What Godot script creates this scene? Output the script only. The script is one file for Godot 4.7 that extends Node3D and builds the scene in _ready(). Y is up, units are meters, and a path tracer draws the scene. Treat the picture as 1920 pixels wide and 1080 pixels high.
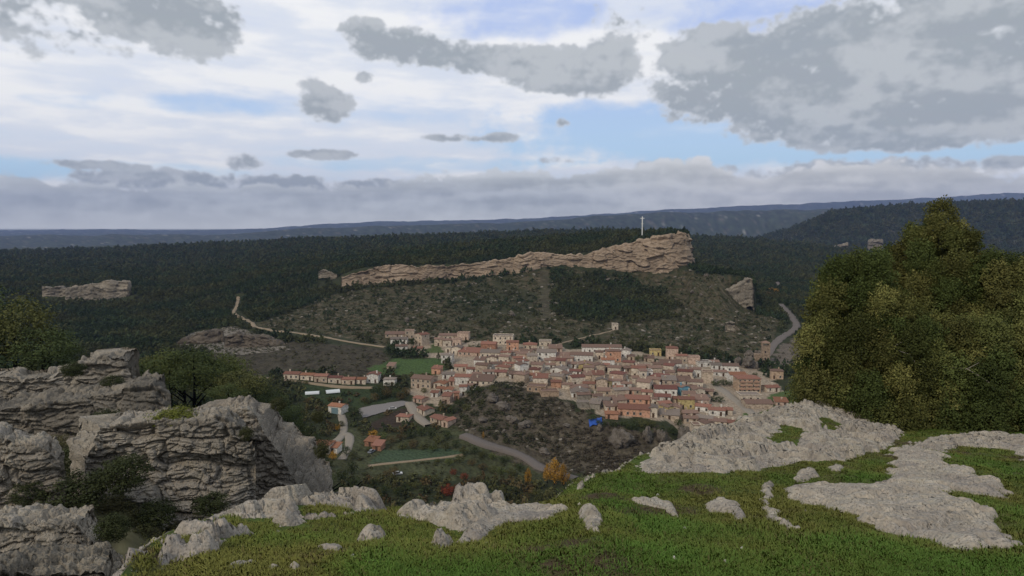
extends Node3D
# A hill village seen from a limestone plateau. Metres, y up; the eye stands at the origin and looks towards -z.
# In the tables below "distance" is measured along -z.

const LAND := [
	[-1.31,[8,60,130,215,300,345,390,440,600,800,812,1050,1350,2000,3360,4200,5550,7500,10000,15000],[-13,-19,-33,-85,-93.809,-90.912,-90.07,-90.924,-90.193,-81.978,-78.051,-74.329,-74.268,-75.416,-150,-118.821,-150,-65.403,-120,-25.369]],
	[-0.758,[8,60,130,215,300,345,390,440,600,800,812,1050,1350,2000,3360,4200,5550,7500,10000,15000],[-13,-19,-33,-85,-88.877,-88.097,-88.488,-89.145,-90.193,-81.978,-78.051,-74.329,-74.268,-78.558,-150,-118.821,-150,-71.265,-120,-25.369]],
	[-0.6,[8,60,130,215,300,345,390,440,600,800,812,1050,1350,2000,3360,4200,5550,7500,10000,15000],[-13,-19,-33,-85,-88.877,-88.097,-88.488,-89.145,-90.193,-85.156,-78.051,-75.988,-79.587,-72.275,-150,-105.651,-150,-65.403,-120,-1.956]],
	[-0.497,[8,60,120,200,300,345,390,440,580,780,795,1050,1350,2000,3360,4200,5550,7500,10000,15000],[-15,-21,-36,-80,-88.877,-88.097,-88.488,-87.369,-89.509,-84.887,-78.309,-74.329,-79.587,-59.718,-150,-85.91,-150,-59.542,-120,-25.369]],
	[-0.402,[8,60,120,200,305,355,405,470,570,770,785,1000,1300,2000,3600,4500,5925,7500,10000,15000],[-15,-21,-36,-80,-95.373,-93.547,-91.891,-88.776,-84.77,-78.904,-72.965,-66.842,-71.517,-53.445,-150,-77.954,-150,-47.823,-120,-1.956]],
	[-0.316,[8,60,125,200,302,368,408,480,580,770,785,1000,1300,2000,3600,4500,5925,7500,10000,15000],[-16,-40,-68,-96,-101.908,-101.484,-92.903,-85.639,-82.545,-74.014,-66.745,-55.013,-57.193,-44.042,-150,-56.831,-150,-0.978,-120,68.245]],
	[-0.256,[8,60,130,200,305,375,410,480,580,765,785,1000,1300,2000,3600,4500,5925,7500,10000,15000],[-30,-72,-96,-109,-104.938,-103.414,-93.358,-84.481,-80.69,-66.256,-58.051,-48.714,-53.106,-39.343,-150,-42.759,-150,16.576,-120,126.702]],
	[-0.248,[8,60,130,200,305,375,410,480,580,765,772,1000,1300,2000,3600,4500,5925,7500,10000,15000],[-30,-72,-96,-109,-104.938,-103.414,-93.358,-84.481,-80.69,-65.044,-50.992,-48.714,-53.106,-39.343,-150,-42.759,-150,16.576,-120,126.702]],
	[-0.205,[8,60,130,200,298,358,408,480,580,765,772,1000,1300,2000,3600,4500,5925,7500,10000,15000],[-30,-72,-96,-109,-104.997,-103.123,-94.227,-84.481,-78.837,-61.411,-43.078,-42.422,-49.02,-36.212,-150,-35.725,-150,28.274,-120,161.758]],
	[-0.087,[8,60,130,200,296,338,392,480,590,765,772,1050,1400,2200,3600,4500,5925,7500,10000,15000],[-30,-72,-96,-109,-105.274,-98.748,-93.079,-83.709,-75.486,-55.967,-40.038,-29.705,-46.196,-29.505,-150,-21.664,-150,51.662,-120,196.799]],
	[-0.008,[8,60,130,200,292,372,412,475,600,765,772,1100,1500,2300,3600,4500,5925,7500,10000,15000],[-30,-72,-96,-109,-107.729,-86.517,-85.138,-82.073,-73.417,-48.719,-35.785,-24.223,-47.142,-23.652,-150,-14.637,-150,69.194,-120,220.152]],
	[0.071,[8,60,130,200,295,355,402,475,600,765,772,1100,1600,2400,3600,4500,5925,7500,10000,15000],[-30,-72,-96,-109,-107.366,-89.205,-86.323,-82.837,-73.417,-39.675,-30.323,-16.473,-50.285,-19.054,-150,-7.611,-150,104.238,-120,278.507]],
	[0.15,[8,60,130,200,303,328,380,465,595,765,772,1050,1600,2400,3600,4500,5925,7500,10000,15000],[-30,-72,-96,-109,-104.751,-93.406,-89.304,-82.963,-76.126,-41.482,-21.84,-9.977,-60,-15.303,-150,-0.587,-150,150.919,-120,348.481]],
	[0.221,[8,60,130,200,304,324,378,460,580,750,757,900,1500,2300,3600,4500,5925,7500,10000,15000],[-30,-72,-96,-109,-104.594,-94.658,-89.755,-84.663,-77.91,-44.806,-10.152,-7.145,-80,-29.047,-150,-35.725,-150,185.896,-120,430.045]],
	[0.258,[8,60,130,200,304,322,376,455,570,750,758,800,1500,2200,3440,4300,5675,7500,10000,15000],[-30,-72,-96,-109,-104.594,-98.569,-91.42,-85.942,-78.844,-36.536,-4.833,-6.351,-90,-34.668,-150,-54.305,-150,191.723,-120,453.335]],
	[0.265,[8,60,130,200,304,320,376,455,570,750,790,1000,1500,2200,3440,4300,5675,7500,10000,15000],[-30,-72,-96,-109,-104.594,-98.483,-91.42,-86.676,-79.299,-41.26,-40.35,-75,-58.919,-34.668,-150,-54.305,-150,191.723,-120,453.335]],
	[0.308,[8,60,130,200,304,320,374,450,560,650,690,950,1450,2200,3200,4000,5300,7500,10000,15000],[-30,-72,-96,-109,-104.594,-97.957,-92.456,-88.628,-80.594,-51.151,-44.487,-88,-59.233,-38.111,-150,-50.517,-150,197.549,-120,488.259]],
	[0.354,[8,60,130,200,304,325,378,445,545,640,650,950,1400,2100,3040,3800,5050,7500,10000,15000],[-30,-72,-96,-109,-104.594,-96.283,-94.06,-91.957,-82.798,-75.762,-46.527,-90,-68.2,-41.31,-150,-47.991,-150,203.375,-120,523.168]],
	[0.366,[8,60,130,200,304,325,378,445,540,640,660,850,1350,2100,2880,3600,4800,7500,10000,15000],[-30,-72,-96,-109,-104.594,-96.283,-94.06,-92.676,-83.769,-77.801,-76.553,-80.355,-68.952,-44.599,-150,-45.465,-150,209.199,-120,534.801]],
	[0.426,[8,60,130,200,304,325,378,440,530,640,690,850,1300,2000,2500,3000,4000,7500,10000,15000],[-30,-72,-96,-109,-104.594,-96.283,-94.984,-90.924,-85.618,-84.948,-83.33,-84.402,-76.639,-53.445,-120,8.97,-60,209.199,-120,558.063]],
	[0.473,[8,60,130,200,304,325,378,440,530,640,690,850,1300,1900,2400,3000,4000,7500,10000,15000],[-30,-72,-96,-109,-104.594,-96.283,-94.984,-90.924,-88.17,-85.97,-84.43,-85.751,-79.714,-59.713,-120,65.032,-20,220.846,-120,592.944]],
	[0.584,[8,60,130,200,304,325,378,440,530,640,690,850,1300,1800,2300,3000,4200,7500,10000,15000],[-30,-72,-96,-109,-104.594,-96.283,-94.984,-90.924,-88.17,-85.97,-84.43,-87.101,-83.816,-70.702,-100,92.996,0,244.129,-120,662.664]],
	[0.758,[8,60,130,200,304,325,378,440,530,640,690,850,1300,1800,2300,3000,4200,7500,10000,15000],[-30,-72,-96,-109,-104.594,-96.283,-94.984,-90.924,-88.17,-85.97,-84.43,-87.101,-83.816,-70.702,-90,113.938,0,267.401,-120,790.337]],
	[1.294,[8,60,130,200,304,325,378,440,530,640,690,850,1300,1800,2300,3000,4200,7500,10000,15000],[-30,-72,-96,-109,-104.594,-96.283,-94.984,-90.924,-88.17,-85.97,-84.43,-87.101,-83.816,-70.702,-90,125.562,0,279.032,-120,790.337]]]
const PLATEAU := [
	[-1.348,[0.6,1.2,1.6,2,2.3],[-1.65,-1.66,-1.7,-1.75,-1.85]],
	[-0.779,[0.6,1.5,2,2.4,2.7],[-1.65,-1.66,-1.72,-1.78,-1.9]],
	[-0.605,[0.6,1.98,2.455,2.904,3.3],[-1.65,-1.658,-1.697,-1.733,-1.765]],
	[-0.536,[0.6,2.64,3.274,3.872,4.4],[-1.65,-1.724,-1.847,-1.963,-2.066]],
	[-0.463,[0.6,3.5,4.112,4.69,5.2],[-1.65,-1.857,-2.011,-2.156,-2.284]],
	[-0.39,[0.6,3.5,4.328,5.11,5.8],[-1.65,-1.857,-2.079,-2.289,-2.474]],
	[-0.276,[0.6,3.5,4.58,5.6,6.5],[-1.65,-1.857,-2.157,-2.441,-2.691]],
	[-0.162,[0.6,3.5,4.652,5.74,6.7],[-1.65,-1.857,-2.191,-2.507,-2.785]],
	[-0.049,[0.6,3.5,4.652,5.74,6.7],[-1.65,-1.857,-2.199,-2.522,-2.807]],
	[0.032,[0.6,3.5,4.58,5.6,6.5],[-1.65,-1.857,-2.183,-2.49,-2.762]],
	[0.097,[0.6,3.5,4.976,6.37,7.6],[-1.65,-1.857,-2.237,-2.595,-2.911]],
	[0.154,[0.6,3.5,5.3,7,8.5],[-1.65,-1.857,-2.297,-2.713,-3.079]],
	[0.195,[0.6,3.5,5,7,9.6],[-1.65,-1.857,-2.272,-2.74,-3.319]],
	[0.276,[0.6,3.5,5.1,7.5,12.2],[-1.65,-1.857,-2.295,-2.873,-3.765]],
	[0.357,[0.6,3.5,5.2,7.8,15.2],[-1.65,-1.857,-2.327,-2.956,-4.279]],
	[0.438,[0.6,3.5,5.2,8,18],[-1.65,-1.857,-2.319,-2.998,-4.714]],
	[0.52,[0.6,3.5,5.2,8.2,22],[-1.65,-1.857,-2.319,-3.039,-5.941]],
	[0.601,[0.6,3.5,5.2,8.2,26],[-1.65,-1.857,-2.319,-3.039,-7.276]],
	[0.779,[0.6,3.5,5.2,8.2,27],[-1.65,-1.857,-2.319,-3.025,-7.733]],
	[1.331,[0.6,3.5,5.2,8.2,27],[-1.65,-1.857,-2.319,-3.025,-7.888]]]
const HOUSES := [
	[-89.3,-82.1,515.7,14.9,9.5,2.4,2.9,2,0,"g","long low beige house with brown tiled roof in the village"],
	[-77.6,-82.2,509.9,6.8,6.8,5.2,5.9,2,0,"f","square tower-like beige house with a flat roof in the village"],
	[-83,-83.5,494.8,11.9,9,3.1,2.9,0,3,"g","long single-storey white house with grey tiled roof in the village"],
	[-65.5,-83.8,488.5,7.6,7.6,7.2,-40.6,2,1,"e","tall tilted-roof beige house with red roof and gable in front"],
	[-77.3,-85.6,470.3,8.1,6.1,4,4.2,0,0,"g","white house with brown tiled roof, left of the tall tilted-roof house"],
	[-66.3,-85.4,470.7,7.4,5.5,2.4,2.2,2,1,"g","low beige house with red tiled roof in the village"],
	[-52.9,-83.7,485.1,5.7,5.5,4.6,-0.7,2,0,"g","beige house with brown tiled roof, right of the tall tilted-roof house"],
	[-46.6,-83.8,483.1,6,5.5,4.2,1,1,0,"g","cream house with brown tiled roof, right of the tall tilted-roof house"],
	[-39.8,-83.5,484,6.4,5.5,4.2,-2.8,3,0,"f","pinkish house with a flat roof, right of the tall tilted-roof house"],
	[-47.7,-82.1,505.5,13.4,9.5,2.8,-2.4,2,0,"g","wide beige house with brown tiled roof in the village"],
	[-36,-82,500.9,8.6,6.5,4.7,-7.6,3,0,"f","pinkish house with a flat roof, left of the tall cream house"],
	[-37.6,-85.6,462.5,6.5,6.5,4.3,-14.5,1,3,"e","cream house with grey roof and gable in front, right of the tall tilted-roof house"],
	[-44,-85.2,467.7,3.7,5.5,2.9,-8.5,1,3,"f","tiny cream house with a flat roof in the village"],
	[-42.4,-87.9,442,7.3,5.5,5.2,-12,0,3,"g","isolated white house with grey tiled roof in the village"],
	[-27.8,-85.5,457.6,15.7,9.5,2.4,-16.3,3,1,"s","long shed-like pinkish house under a single-slope red roof"],
	[-15.8,-83.5,465.4,10.2,7.6,4.4,-9.7,7,1,"g","brick-red house with red tiled roof, left of the tall cream house"],
	[-6.1,-81.9,483.2,14.3,9.5,5.3,-5.2,1,3,"f","tall cream house with a flat roof in the village"],
	[0.4,-82.9,463.6,8.3,6.2,5.1,-1.3,4,1,"g","salmon house with red tiled roof, below and right of the tall cream house"],
	[12.6,-82.9,468.3,9.5,7.1,2.9,-3.5,2,1,"h","beige house with hipped red roof, right of the salmon house"],
	[23.8,-82.6,479.2,8.6,6.5,3,-5.6,1,3,"f","box-like cream house with a flat roof in the village"],
	[29.9,-83.7,462,9,6.8,2.4,-1.1,3,0,"s","low pinkish house under a single-slope brown roof in the village"],
	[22.7,-84.7,436.5,12.2,9.2,5.1,-8.7,0,3,"g","broad white house with grey tiled roof in the village"],
	[9.8,-84.1,441.2,8.6,6.5,4.1,-21.8,1,0,"g","cream house with brown tiled roof, left of the broad white house"],
	[-3.8,-84.2,437.2,6.5,5.5,4.1,-5.3,1,1,"g","cream house with red tiled roof, below and left of the salmon house"],
	[-13.7,-84.6,447.1,13.2,9.5,3.1,-10.1,1,3,"g","long cream house with grey tiled roof in the village"],
	[61.2,-83.7,459.1,26.5,8.5,3.6,-2.3,0,0,"g","very long two-storey white house with brown tiled roof"],
	[57.4,-84.8,442.3,5.2,5.5,4.1,-1.1,1,0,"g","narrow cream house with brown tiled roof in the village"],
	[65.6,-85.3,434.8,9.2,6.9,6.4,1.9,4,0,"h","arched salmon house with hipped brown roof in the village"],
	[45.4,-85.3,436,14.2,9.5,4.1,-7.9,0,0,"g","white house with brown tiled roof, behind the pale yellow gabled house"],
	[60,-86.3,420.8,7.9,5.9,4.6,0.5,0,2,"g","balconied white house with orange tiled roof in the village"],
	[45.6,-86.7,413,9,9,3.9,-3.2,5,0,"e","pale broad-gabled yellow house with brown roof and gable in front"],
	[32.5,-85,434.7,14.2,9.5,2.4,-2.8,3,0,"s","long low pinkish house under a single-slope brown roof"],
	[28.7,-86.5,403.7,8.2,8.2,2.8,-29.7,0,3,"e","white house with grey roof and gable in front, left of the pale yellow gabled house"],
	[38.2,-87,401.8,6.6,5.5,2.4,-10.6,0,4,"g","small white house with dark red tiled roof in the village"],
	[32.2,-87.3,391.5,7.9,7.9,2.7,17.4,0,0,"e","white house with brown roof and gable in front, left of the pale yellow gabled house"],
	[13.1,-86.6,385.7,6.6,5.5,3,2.2,0,2,"g","white house with orange tiled roof, behind and left of the blank tan wall"],
	[18.3,-86.9,384.4,4.8,5.5,3.3,-4.9,0,1,"g","white house with red tiled roof, behind the blank tan wall"],
	[5.7,-85.7,402.3,6,6.5,4.7,29.6,0,0,"e","tall gabled white house with brown roof and gable in front"],
	[3.7,-86,390.2,10.9,8.2,2.4,1.9,0,0,"g","low wide white house with brown tiled roof in the village"],
	[24.6,-87.8,373.9,5.5,5.5,2.9,0.5,4,1,"g","salmon house with red tiled roof, behind and right of the blank tan wall"],
	[13.9,-88,365.7,10.2,7.7,2.4,-12.3,6,0,"f","terraced tan house with a flat roof in the village"],
	[19.9,-89,359,9.5,7.1,2.4,6.8,6,0,"f","blank-walled tan house with a flat roof in the village"],
	[37.1,-89.1,369,10.3,7.7,2.4,7.8,2,0,"h","broad-roofed beige house with hipped brown roof, right of the blank tan wall"],
	[46,-87.9,394.7,7.7,5.8,2.4,-14.8,2,0,"s","low beige house under a single-slope brown roof in the village"],
	[36.5,-89.7,360.7,9.5,9.5,2.5,0.5,0,3,"e","squat white house with grey roof and gable in front"],
	[54.3,-89.3,382.5,4.8,5.5,3,2.4,5,0,"g","narrow yellow house with brown tiled roof in the village"],
	[59.2,-89.3,382.9,6,5.5,3,-5.8,0,0,"g","white house with brown tiled roof, below and right of the pale yellow gabled house"],
	[75.7,-84.6,445.6,6.3,6.5,4.2,-17.7,0,3,"e","white house with grey roof and gable in front, right of the very long white building"],
	[78.2,-85.2,439.3,4.5,6.5,2.4,-8.6,2,0,"e","small beige house with brown roof and gable in front"],
	[97.1,-85,454.7,7.5,5.6,3.2,-5.3,5,0,"f","isolated box-like yellow house with a flat roof in the village"],
	[89.2,-85.8,436.8,6.5,5.5,2.4,-9.1,2,0,"s","little beige house under a single-slope brown roof in the village"],
	[106.4,-86.1,446.2,7.3,7.3,7,-6.3,3,1,"h","tall tower-like pinkish house with hipped red roof in the village"],
	[111.2,-86.9,440.2,6.9,5.5,4.1,-4.5,2,1,"g","beige house with red tiled roof, right of the tall pinkish tower house"],
	[119,-88,440.9,8.3,6.2,4.1,-6.5,3,0,"f","flat-topped pinkish house with a flat roof in the village"],
	[100.2,-87.5,423.5,13.2,9.5,3.6,-10.1,0,0,"g","wide white house with brown tiled roof in the village"],
	[107.1,-88.8,414.8,8.1,6.1,2.6,13.9,0,3,"g","white house with grey tiled roof, below and right of the tall pinkish tower house"],
	[112,-89.6,409.4,6.7,5.5,4.2,-8.8,0,0,"g","white house with brown tiled roof, left of the white houses under the crag"],
	[124.6,-88.8,436.4,8.9,6.6,2.7,7,0,3,"f","flat-roofed white house with a flat roof in the village"],
	[131.3,-89.6,431.5,6.7,5.5,2.7,-2.4,0,3,"g","white house with grey tiled roof, left of the white houses under the crag"],
	[140.1,-90.9,432.5,11.4,8.6,3.4,-9.6,0,0,"g","white house with brown tiled roof, left of the stone church tower"],
	[116,-90.8,397.2,6.2,5.5,5.9,-7.7,2,0,"f","tall windowless beige house with a flat roof in the village"],
	[128.8,-90.6,415.7,8.1,6.1,2.6,-7.1,0,0,"g","white house with brown tiled roof, below and left of the white houses under the crag"],
	[135.2,-92.8,402.7,9.4,7.1,5.6,-0.8,0,2,"g","plain white house with orange tiled roof in the village"],
	[136.5,-93.9,388.3,13,9.5,7.5,-1.4,6,1,"h","four-storey apartment tan house with hipped red roof in the village"],
	[131.4,-94.4,370.5,11.5,8.6,2.9,-1.5,1,3,"f","low annexe cream house with a flat roof in the village"],
	[151,-94.1,390,8.2,6.2,2.4,11.7,1,1,"g","pink-roofed cream house with red tiled roof in the village"],
	[165.7,-93,418.7,7.2,5.5,4.6,-12,6,0,"h","stone tan house with hipped brown roof in the village"],
	[131.6,-94.8,357.8,13.9,9.5,2.4,-1.3,2,0,"g","long ruined beige house with brown tiled roof in the village"],
	[145.5,-95.2,360.8,6.5,5.5,2.4,-8.2,3,2,"s","open-roofed pinkish house under a single-slope orange roof in the village"],
	[72.8,-87.2,412.3,8.7,6.5,2.4,5,2,0,"h","broad-roofed beige house with hipped brown roof, left of the white dark-red-roofed house"],
	[81.3,-87.2,414.5,9.7,7.3,2.9,-2.6,1,0,"g","cream house with brown tiled roof, behind and left of the white dark-red-roofed house"],
	[75.7,-89,389.3,4,5.5,6.7,5.2,1,0,"g","tall narrow cream house with brown tiled roof in the village"],
	[80.3,-88.8,392.6,3.7,5.5,5.5,0.9,0,3,"f","tall balconied white house with a flat roof in the village"],
	[71.6,-88.9,389.2,4.6,5.5,3,9,1,0,"g","cream house with brown tiled roof, left of the white dark-red-roofed house"],
	[86.4,-89.2,390.4,11.2,8.4,3.9,-6.1,0,4,"h","white house with hipped dark red roof, behind and left of the sky-blue house"],
	[93.8,-88.4,405.8,8.9,6.6,2.4,-11.3,2,0,"g","low beige house with brown tiled roof in the village"],
	[99.7,-90.1,395.2,10.5,7.8,2.5,-4.7,1,0,"g","long cream house with brown tiled roof, right of the white dark-red-roofed house"],
	[64.7,-88.1,398.7,8.4,6.3,2.5,-7,0,0,"g","white house with brown tiled roof, right of the pale yellow gabled house"],
	[85.1,-91,371.3,12.1,9.1,3.2,-4.9,0,4,"g","long white house with dark red tiled roof in the village"],
	[95,-92,373,5.2,6.5,4.4,23.8,9,0,"e","bright sky-blue house with brown roof and gable in front"],
	[80.7,-91.5,358.1,8.4,6.3,2.4,-10,0,4,"g","low white house with dark red tiled roof in the village"],
	[92,-94,352.1,8,6,4.7,-6.3,5,1,"g","tall yellow house with red tiled roof in the village"],
	[79,-92.5,347.4,6.5,5.5,2.4,15.4,2,1,"g","beige house with red tiled roof, left of the tall yellow house"],
	[79.3,-93.7,341.9,4,6.5,3.2,29.6,5,0,"e","gabled yellow house with brown roof and gable in front"],
	[85.7,-94.5,347.8,5.4,6.5,2.4,-26.2,2,0,"e","beige house with brown roof and gable in front, left of the tall yellow house"],
	[61.7,-93.1,336.5,15.6,9.5,3.4,-9.5,4,1,"g","long two-storey salmon house with red tiled roof in the village"],
	[49.5,-93.4,330.8,6.2,5.5,2.4,-4.7,4,2,"h","hipped salmon house with hipped orange roof in the village"],
	[50.7,-92.2,340.9,6.9,5.5,2.4,8.2,1,0,"s","cream house under a single-slope brown roof, behind the orange hipped roof"],
	[66.6,-91.4,353.9,12.6,9.5,2.4,-10.5,4,1,"g","long low salmon house with red tiled roof in the village"],
	[70.9,-93.5,334.3,3.9,6.5,4.4,-10.3,1,3,"e","gable-ended cream house with grey roof and gable in front"],
	[74.3,-91.8,348.6,3,3,3.5,10.3,1,0,"g","slim cream house with brown tiled roof in the village"],
	[52.3,-90.3,366.8,10.3,7.7,2.4,-7.7,2,0,"g","wide low beige house with brown tiled roof in the village"],
	[55.6,-91.5,350,7.6,5.7,2.4,19.9,2,0,"s","beige house under a single-slope brown roof, behind and left of the long salmon building"],
	[36.6,-91.3,343.8,5.9,5.5,2.4,2.2,8,3,"f","roofless grey stone house with a flat roof in the village"],
	[43,-91.7,342.3,5.1,5.5,2.7,-17.3,8,3,"s","ruined grey stone house under a single-slope grey roof"],
	[37.9,-90,356.4,7.2,5.5,2.4,9.5,8,0,"g","grey stone house with brown tiled roof, right of the blank tan wall"],
	[100,-94.5,347.5,7.6,5.7,2.7,-24.8,0,1,"g","white house with red tiled roof, right of the tall yellow house"],
	[105.5,-95.1,342.9,8,6,2.7,-15.7,0,1,"g","curved-row white house with red tiled roof in the village"],
	[110.8,-95.1,344.5,5.9,5.5,2.4,-11.3,1,1,"g","cream house with red tiled roof, behind and right of the front row by the rocks"],
	[109.7,-96.7,326.3,7.1,5.5,2.4,-12.1,1,1,"g","cream house with red tiled roof, right of the front row by the rocks"],
	[102.3,-96.8,329.9,8.7,6.5,2.4,-19.9,1,0,"g","long cream house with brown tiled roof, below and right of the tall yellow house"],
	[96.9,-96.3,333.6,7.8,5.8,2.4,-23.6,1,3,"g","cream house with grey tiled roof, left of the front row by the rocks"],
	[89.5,-98.2,323.5,3.8,5.5,3.3,0.4,1,0,"f","blank cube-like cream house with a flat roof in the village"],
	[95.8,-97.3,328,4.9,6.5,2.4,19.9,1,0,"e","cream house with brown roof and gable in front, below and right of the sky-blue house"],
	[89.5,-96.4,333.6,6.8,5.5,2.4,-7.5,2,0,"g","beige house with brown tiled roof, left of the front row by the rocks"],
	[90.6,-95.4,339.9,7.4,5.6,2.4,-1.4,3,0,"g","pinkish house with brown tiled roof, in front of the tall yellow house"],
	[79.5,-95.2,335.8,9.4,7.1,2.4,-13,2,3,"s","mauve-roofed beige house under a single-slope grey roof in the village"],
	[104.2,-93,363.3,7.1,5.5,2.4,-10.5,1,3,"h","cream house with hipped grey roof, right of the tall yellow house"],
	[-52.5,-93.9,400.3,13.1,9.5,5,-20.8,2,0,"g","large beige house with brown tiled roof in the village"],
	[-47.1,-90.6,421.3,5.6,5.5,3.3,-15.6,4,1,"s","salmon house under a single-slope red roof, behind and right of the large beige house"],
	[-39.2,-91.3,412.6,7.7,5.8,2.6,4.7,0,3,"g","white house with grey tiled roof, right of the large beige house"],
	[-32.3,-89.5,424.7,8,6,3,-0.9,1,1,"g","cream house with red tiled roof, behind the tall narrow white house"],
	[-28.8,-91.9,400.4,10,7.5,4.1,-5.9,0,1,"g","large white house with red tiled roof in the village"],
	[-21.3,-89.9,401.7,5,5.5,2.4,0.7,2,0,"s","beige house under a single-slope brown roof, behind and right of the tall narrow white house"],
	[-42.1,-93.4,396.7,6.8,6.8,2.5,-18.9,1,2,"e","cream house with orange roof and gable in front, right of the large beige house"],
	[-35.8,-92.6,399.6,3.1,5.5,2.4,-2.7,3,1,"s","tiny pinkish house under a single-slope red roof in the village"],
	[-17.2,-89.6,388.8,13.3,9.5,2.4,-11.6,1,0,"s","long lean-to cream house under a single-slope brown roof"],
	[-27.7,-93.8,379.6,4.1,5.5,4.7,1.7,0,1,"g","tall narrow white house with red tiled roof in the village"],
	[-31,-94.9,373.3,2.9,2.9,3.8,4.2,7,1,"g","slim brick-red house with red tiled roof in the village"],
	[-23.2,-92,383.9,4.5,5.5,2.7,-10.2,0,0,"g","white house with brown tiled roof, behind and right of the tall narrow white house"],
	[-40,-94.3,387.8,6.1,5.5,2.4,-16.6,1,2,"g","cream house with orange tiled roof, left of the tall narrow white house"],
	[-36.3,-94.4,385,4.5,6.5,2.4,-6.6,0,2,"e","white house with orange roof and gable in front, left of the tall narrow white house"],
	[-35.9,-96,370.4,4.6,5.5,3.8,-12.4,3,1,"s","pinkish house under a single-slope red roof, below and left of the tall narrow white house"],
	[-43.7,-95.3,382.2,4.2,5.5,2.4,-13.2,0,1,"g","tiny white house with red tiled roof in the village"],
	[-51.5,-97.3,376.5,6.5,5.5,2.4,-36.6,3,1,"g","pinkish house with red tiled roof, in front of the large beige house"],
	[-46.7,-99.2,360.6,8.4,6.3,2.4,-54.6,1,1,"g","cream house with red tiled roof, right of the house by the ploughed field"],
	[-37.3,-99.7,344.6,8.6,6.4,2.4,-45.7,2,1,"g","beige house with red tiled roof, right of the house by the ploughed field"],
	[-32.3,-99.7,338.8,4.2,6.5,2.9,-36,3,1,"e","end-of-row pinkish house with red roof and gable in front"],
	[-57.4,-101.8,355.3,7.2,5.5,2.5,-15,1,1,"h","cream house with hipped red roof, right of the hall by the paved yard"],
	[-135.9,-92.2,415.9,9.7,7.3,2.9,-6.7,1,1,"g","terraced cream house with red tiled roof in the village"],
	[-126,-92.6,414.1,8.1,6.1,2.9,-6,1,2,"g","terraced cream house with orange tiled roof, left of the middle of the terrace row"],
	[-116.8,-93.3,411.5,8,6,3.5,-5.1,2,1,"g","terraced beige house with red tiled roof, left of the large beige house"],
	[-108.1,-93.8,410.6,8,6,3.2,-4.4,1,4,"g","terraced cream house with dark red tiled roof in the village"],
	[-99.7,-94.2,409.4,8,6,2.9,-1.8,2,1,"g","terraced beige house with red tiled roof, right of the middle of the terrace row"],
	[-92.1,-94.1,410.3,5.8,5.5,2.6,-2.8,1,2,"g","terraced cream house with orange tiled roof, right of the middle of the terrace row"],
	[-85.4,-94,413.3,7.1,7.1,4.5,-3.8,0,1,"e","stand-alone white house with red roof and gable in front"],
	[-74.3,-94.4,407.1,7,5.5,3.5,-3.3,0,3,"h","pale white house with hipped grey roof in the village"],
	[-78,-90.4,433.6,4.7,5.5,2.4,-8.1,2,0,"s","roadside beige house under a single-slope brown roof in the village"],
	[-98.4,-103.4,377.2,8.8,6.6,3.8,-23.5,0,2,"g","hall-like white house with orange tiled roof in the village"],
	[-90.3,-103.4,312,11.1,8.3,2.9,-8.9,1,2,"h","villa-like cream house with hipped orange roof in the village"],
	[-83.7,-104.5,312.6,4.9,5.5,2.4,-10.8,0,2,"s","white house under a single-slope orange roof, in front of the hall by the paved yard"],
	[-67.8,-104.5,321.7,5.5,5.5,2.4,-16.3,7,2,"s","low brick-red house under a single-slope orange roof in the village"],
	[-63.5,-104.6,315.7,4.4,5.5,2.4,-11.9,7,1,"s","low brick-red house under a single-slope red roof in the village"],
	[82.4,-79.7,538.4,4.2,5.5,3.8,3,1,3,"f","lone hillside cream house with a flat roof in the village"],
	[-18.4,-87.3,421.8,7.2,5.5,2.4,-10.2,1,1,"g","cream house with red tiled roof, below and left of the tall cream house"],
	[-9.9,-85.7,417.7,7.8,5.9,2.4,7.9,0,0,"g","white house with brown tiled roof, below and left of the salmon house"],
	[-1.6,-85.1,414.8,7.1,5.5,2.4,-8.5,1,1,"g","cream house with red tiled roof, in front of the salmon house"],
	[-14.4,-87.6,403.2,6.3,5.5,2.4,9.6,0,0,"g","white house with brown tiled roof, below and left of the tall cream house"],
	[-6.3,-86,394.4,6.8,5.5,2.4,-8.9,1,4,"g","cream house with dark red tiled roof, in front of the salmon house"],
	[23,-85.7,414.3,7.8,5.8,2.4,-15.4,0,0,"g","white house with brown tiled roof, in front of the broad white house"],
	[15.8,-85.4,416.1,7.8,5.8,2.4,-4,2,0,"g","beige house with brown tiled roof, below and left of the broad white house"],
	[45.2,-90.6,355.3,5.5,5.5,2.4,10,1,0,"g","cream house with brown tiled roof, behind and left of the orange hipped roof"],
	[31,-88.3,372.1,5.8,5.5,2.4,-10.9,1,0,"g","cream house with brown tiled roof, right of the blank tan wall"],
	[67.3,-90.4,368.4,7.5,5.6,2.4,-9.3,2,0,"g","beige house with brown tiled roof, left of the white dark-red-roofed house"],
	[73.9,-90.7,364.8,5.7,5.5,2.4,-13.8,1,1,"g","cream house with red tiled roof, below and left of the white dark-red-roofed house"],
	[64.9,-89.6,380.1,5.9,5.5,2.4,-6.1,0,0,"g","white house with brown tiled roof, left of the white dark-red-roofed house"],
	[102.3,-91.4,378.9,6.5,5.5,2.4,-11.7,1,0,"g","cream house with brown tiled roof, right of the sky-blue house"],
	[132.6,-89.1,440.6,6.2,5.5,2.4,1.2,0,0,"g","white house with brown tiled roof, right of the tall pinkish tower house"],
	[1.8,-83.9,443.2,6.2,5.5,3.1,-11.8,0,0,"g","white house with brown tiled roof, in front of the salmon house"],
	[16.5,-83.7,453.6,6.4,5.5,2.5,4.9,1,0,"g","cream house with brown tiled roof, behind and left of the broad white house"],
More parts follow.
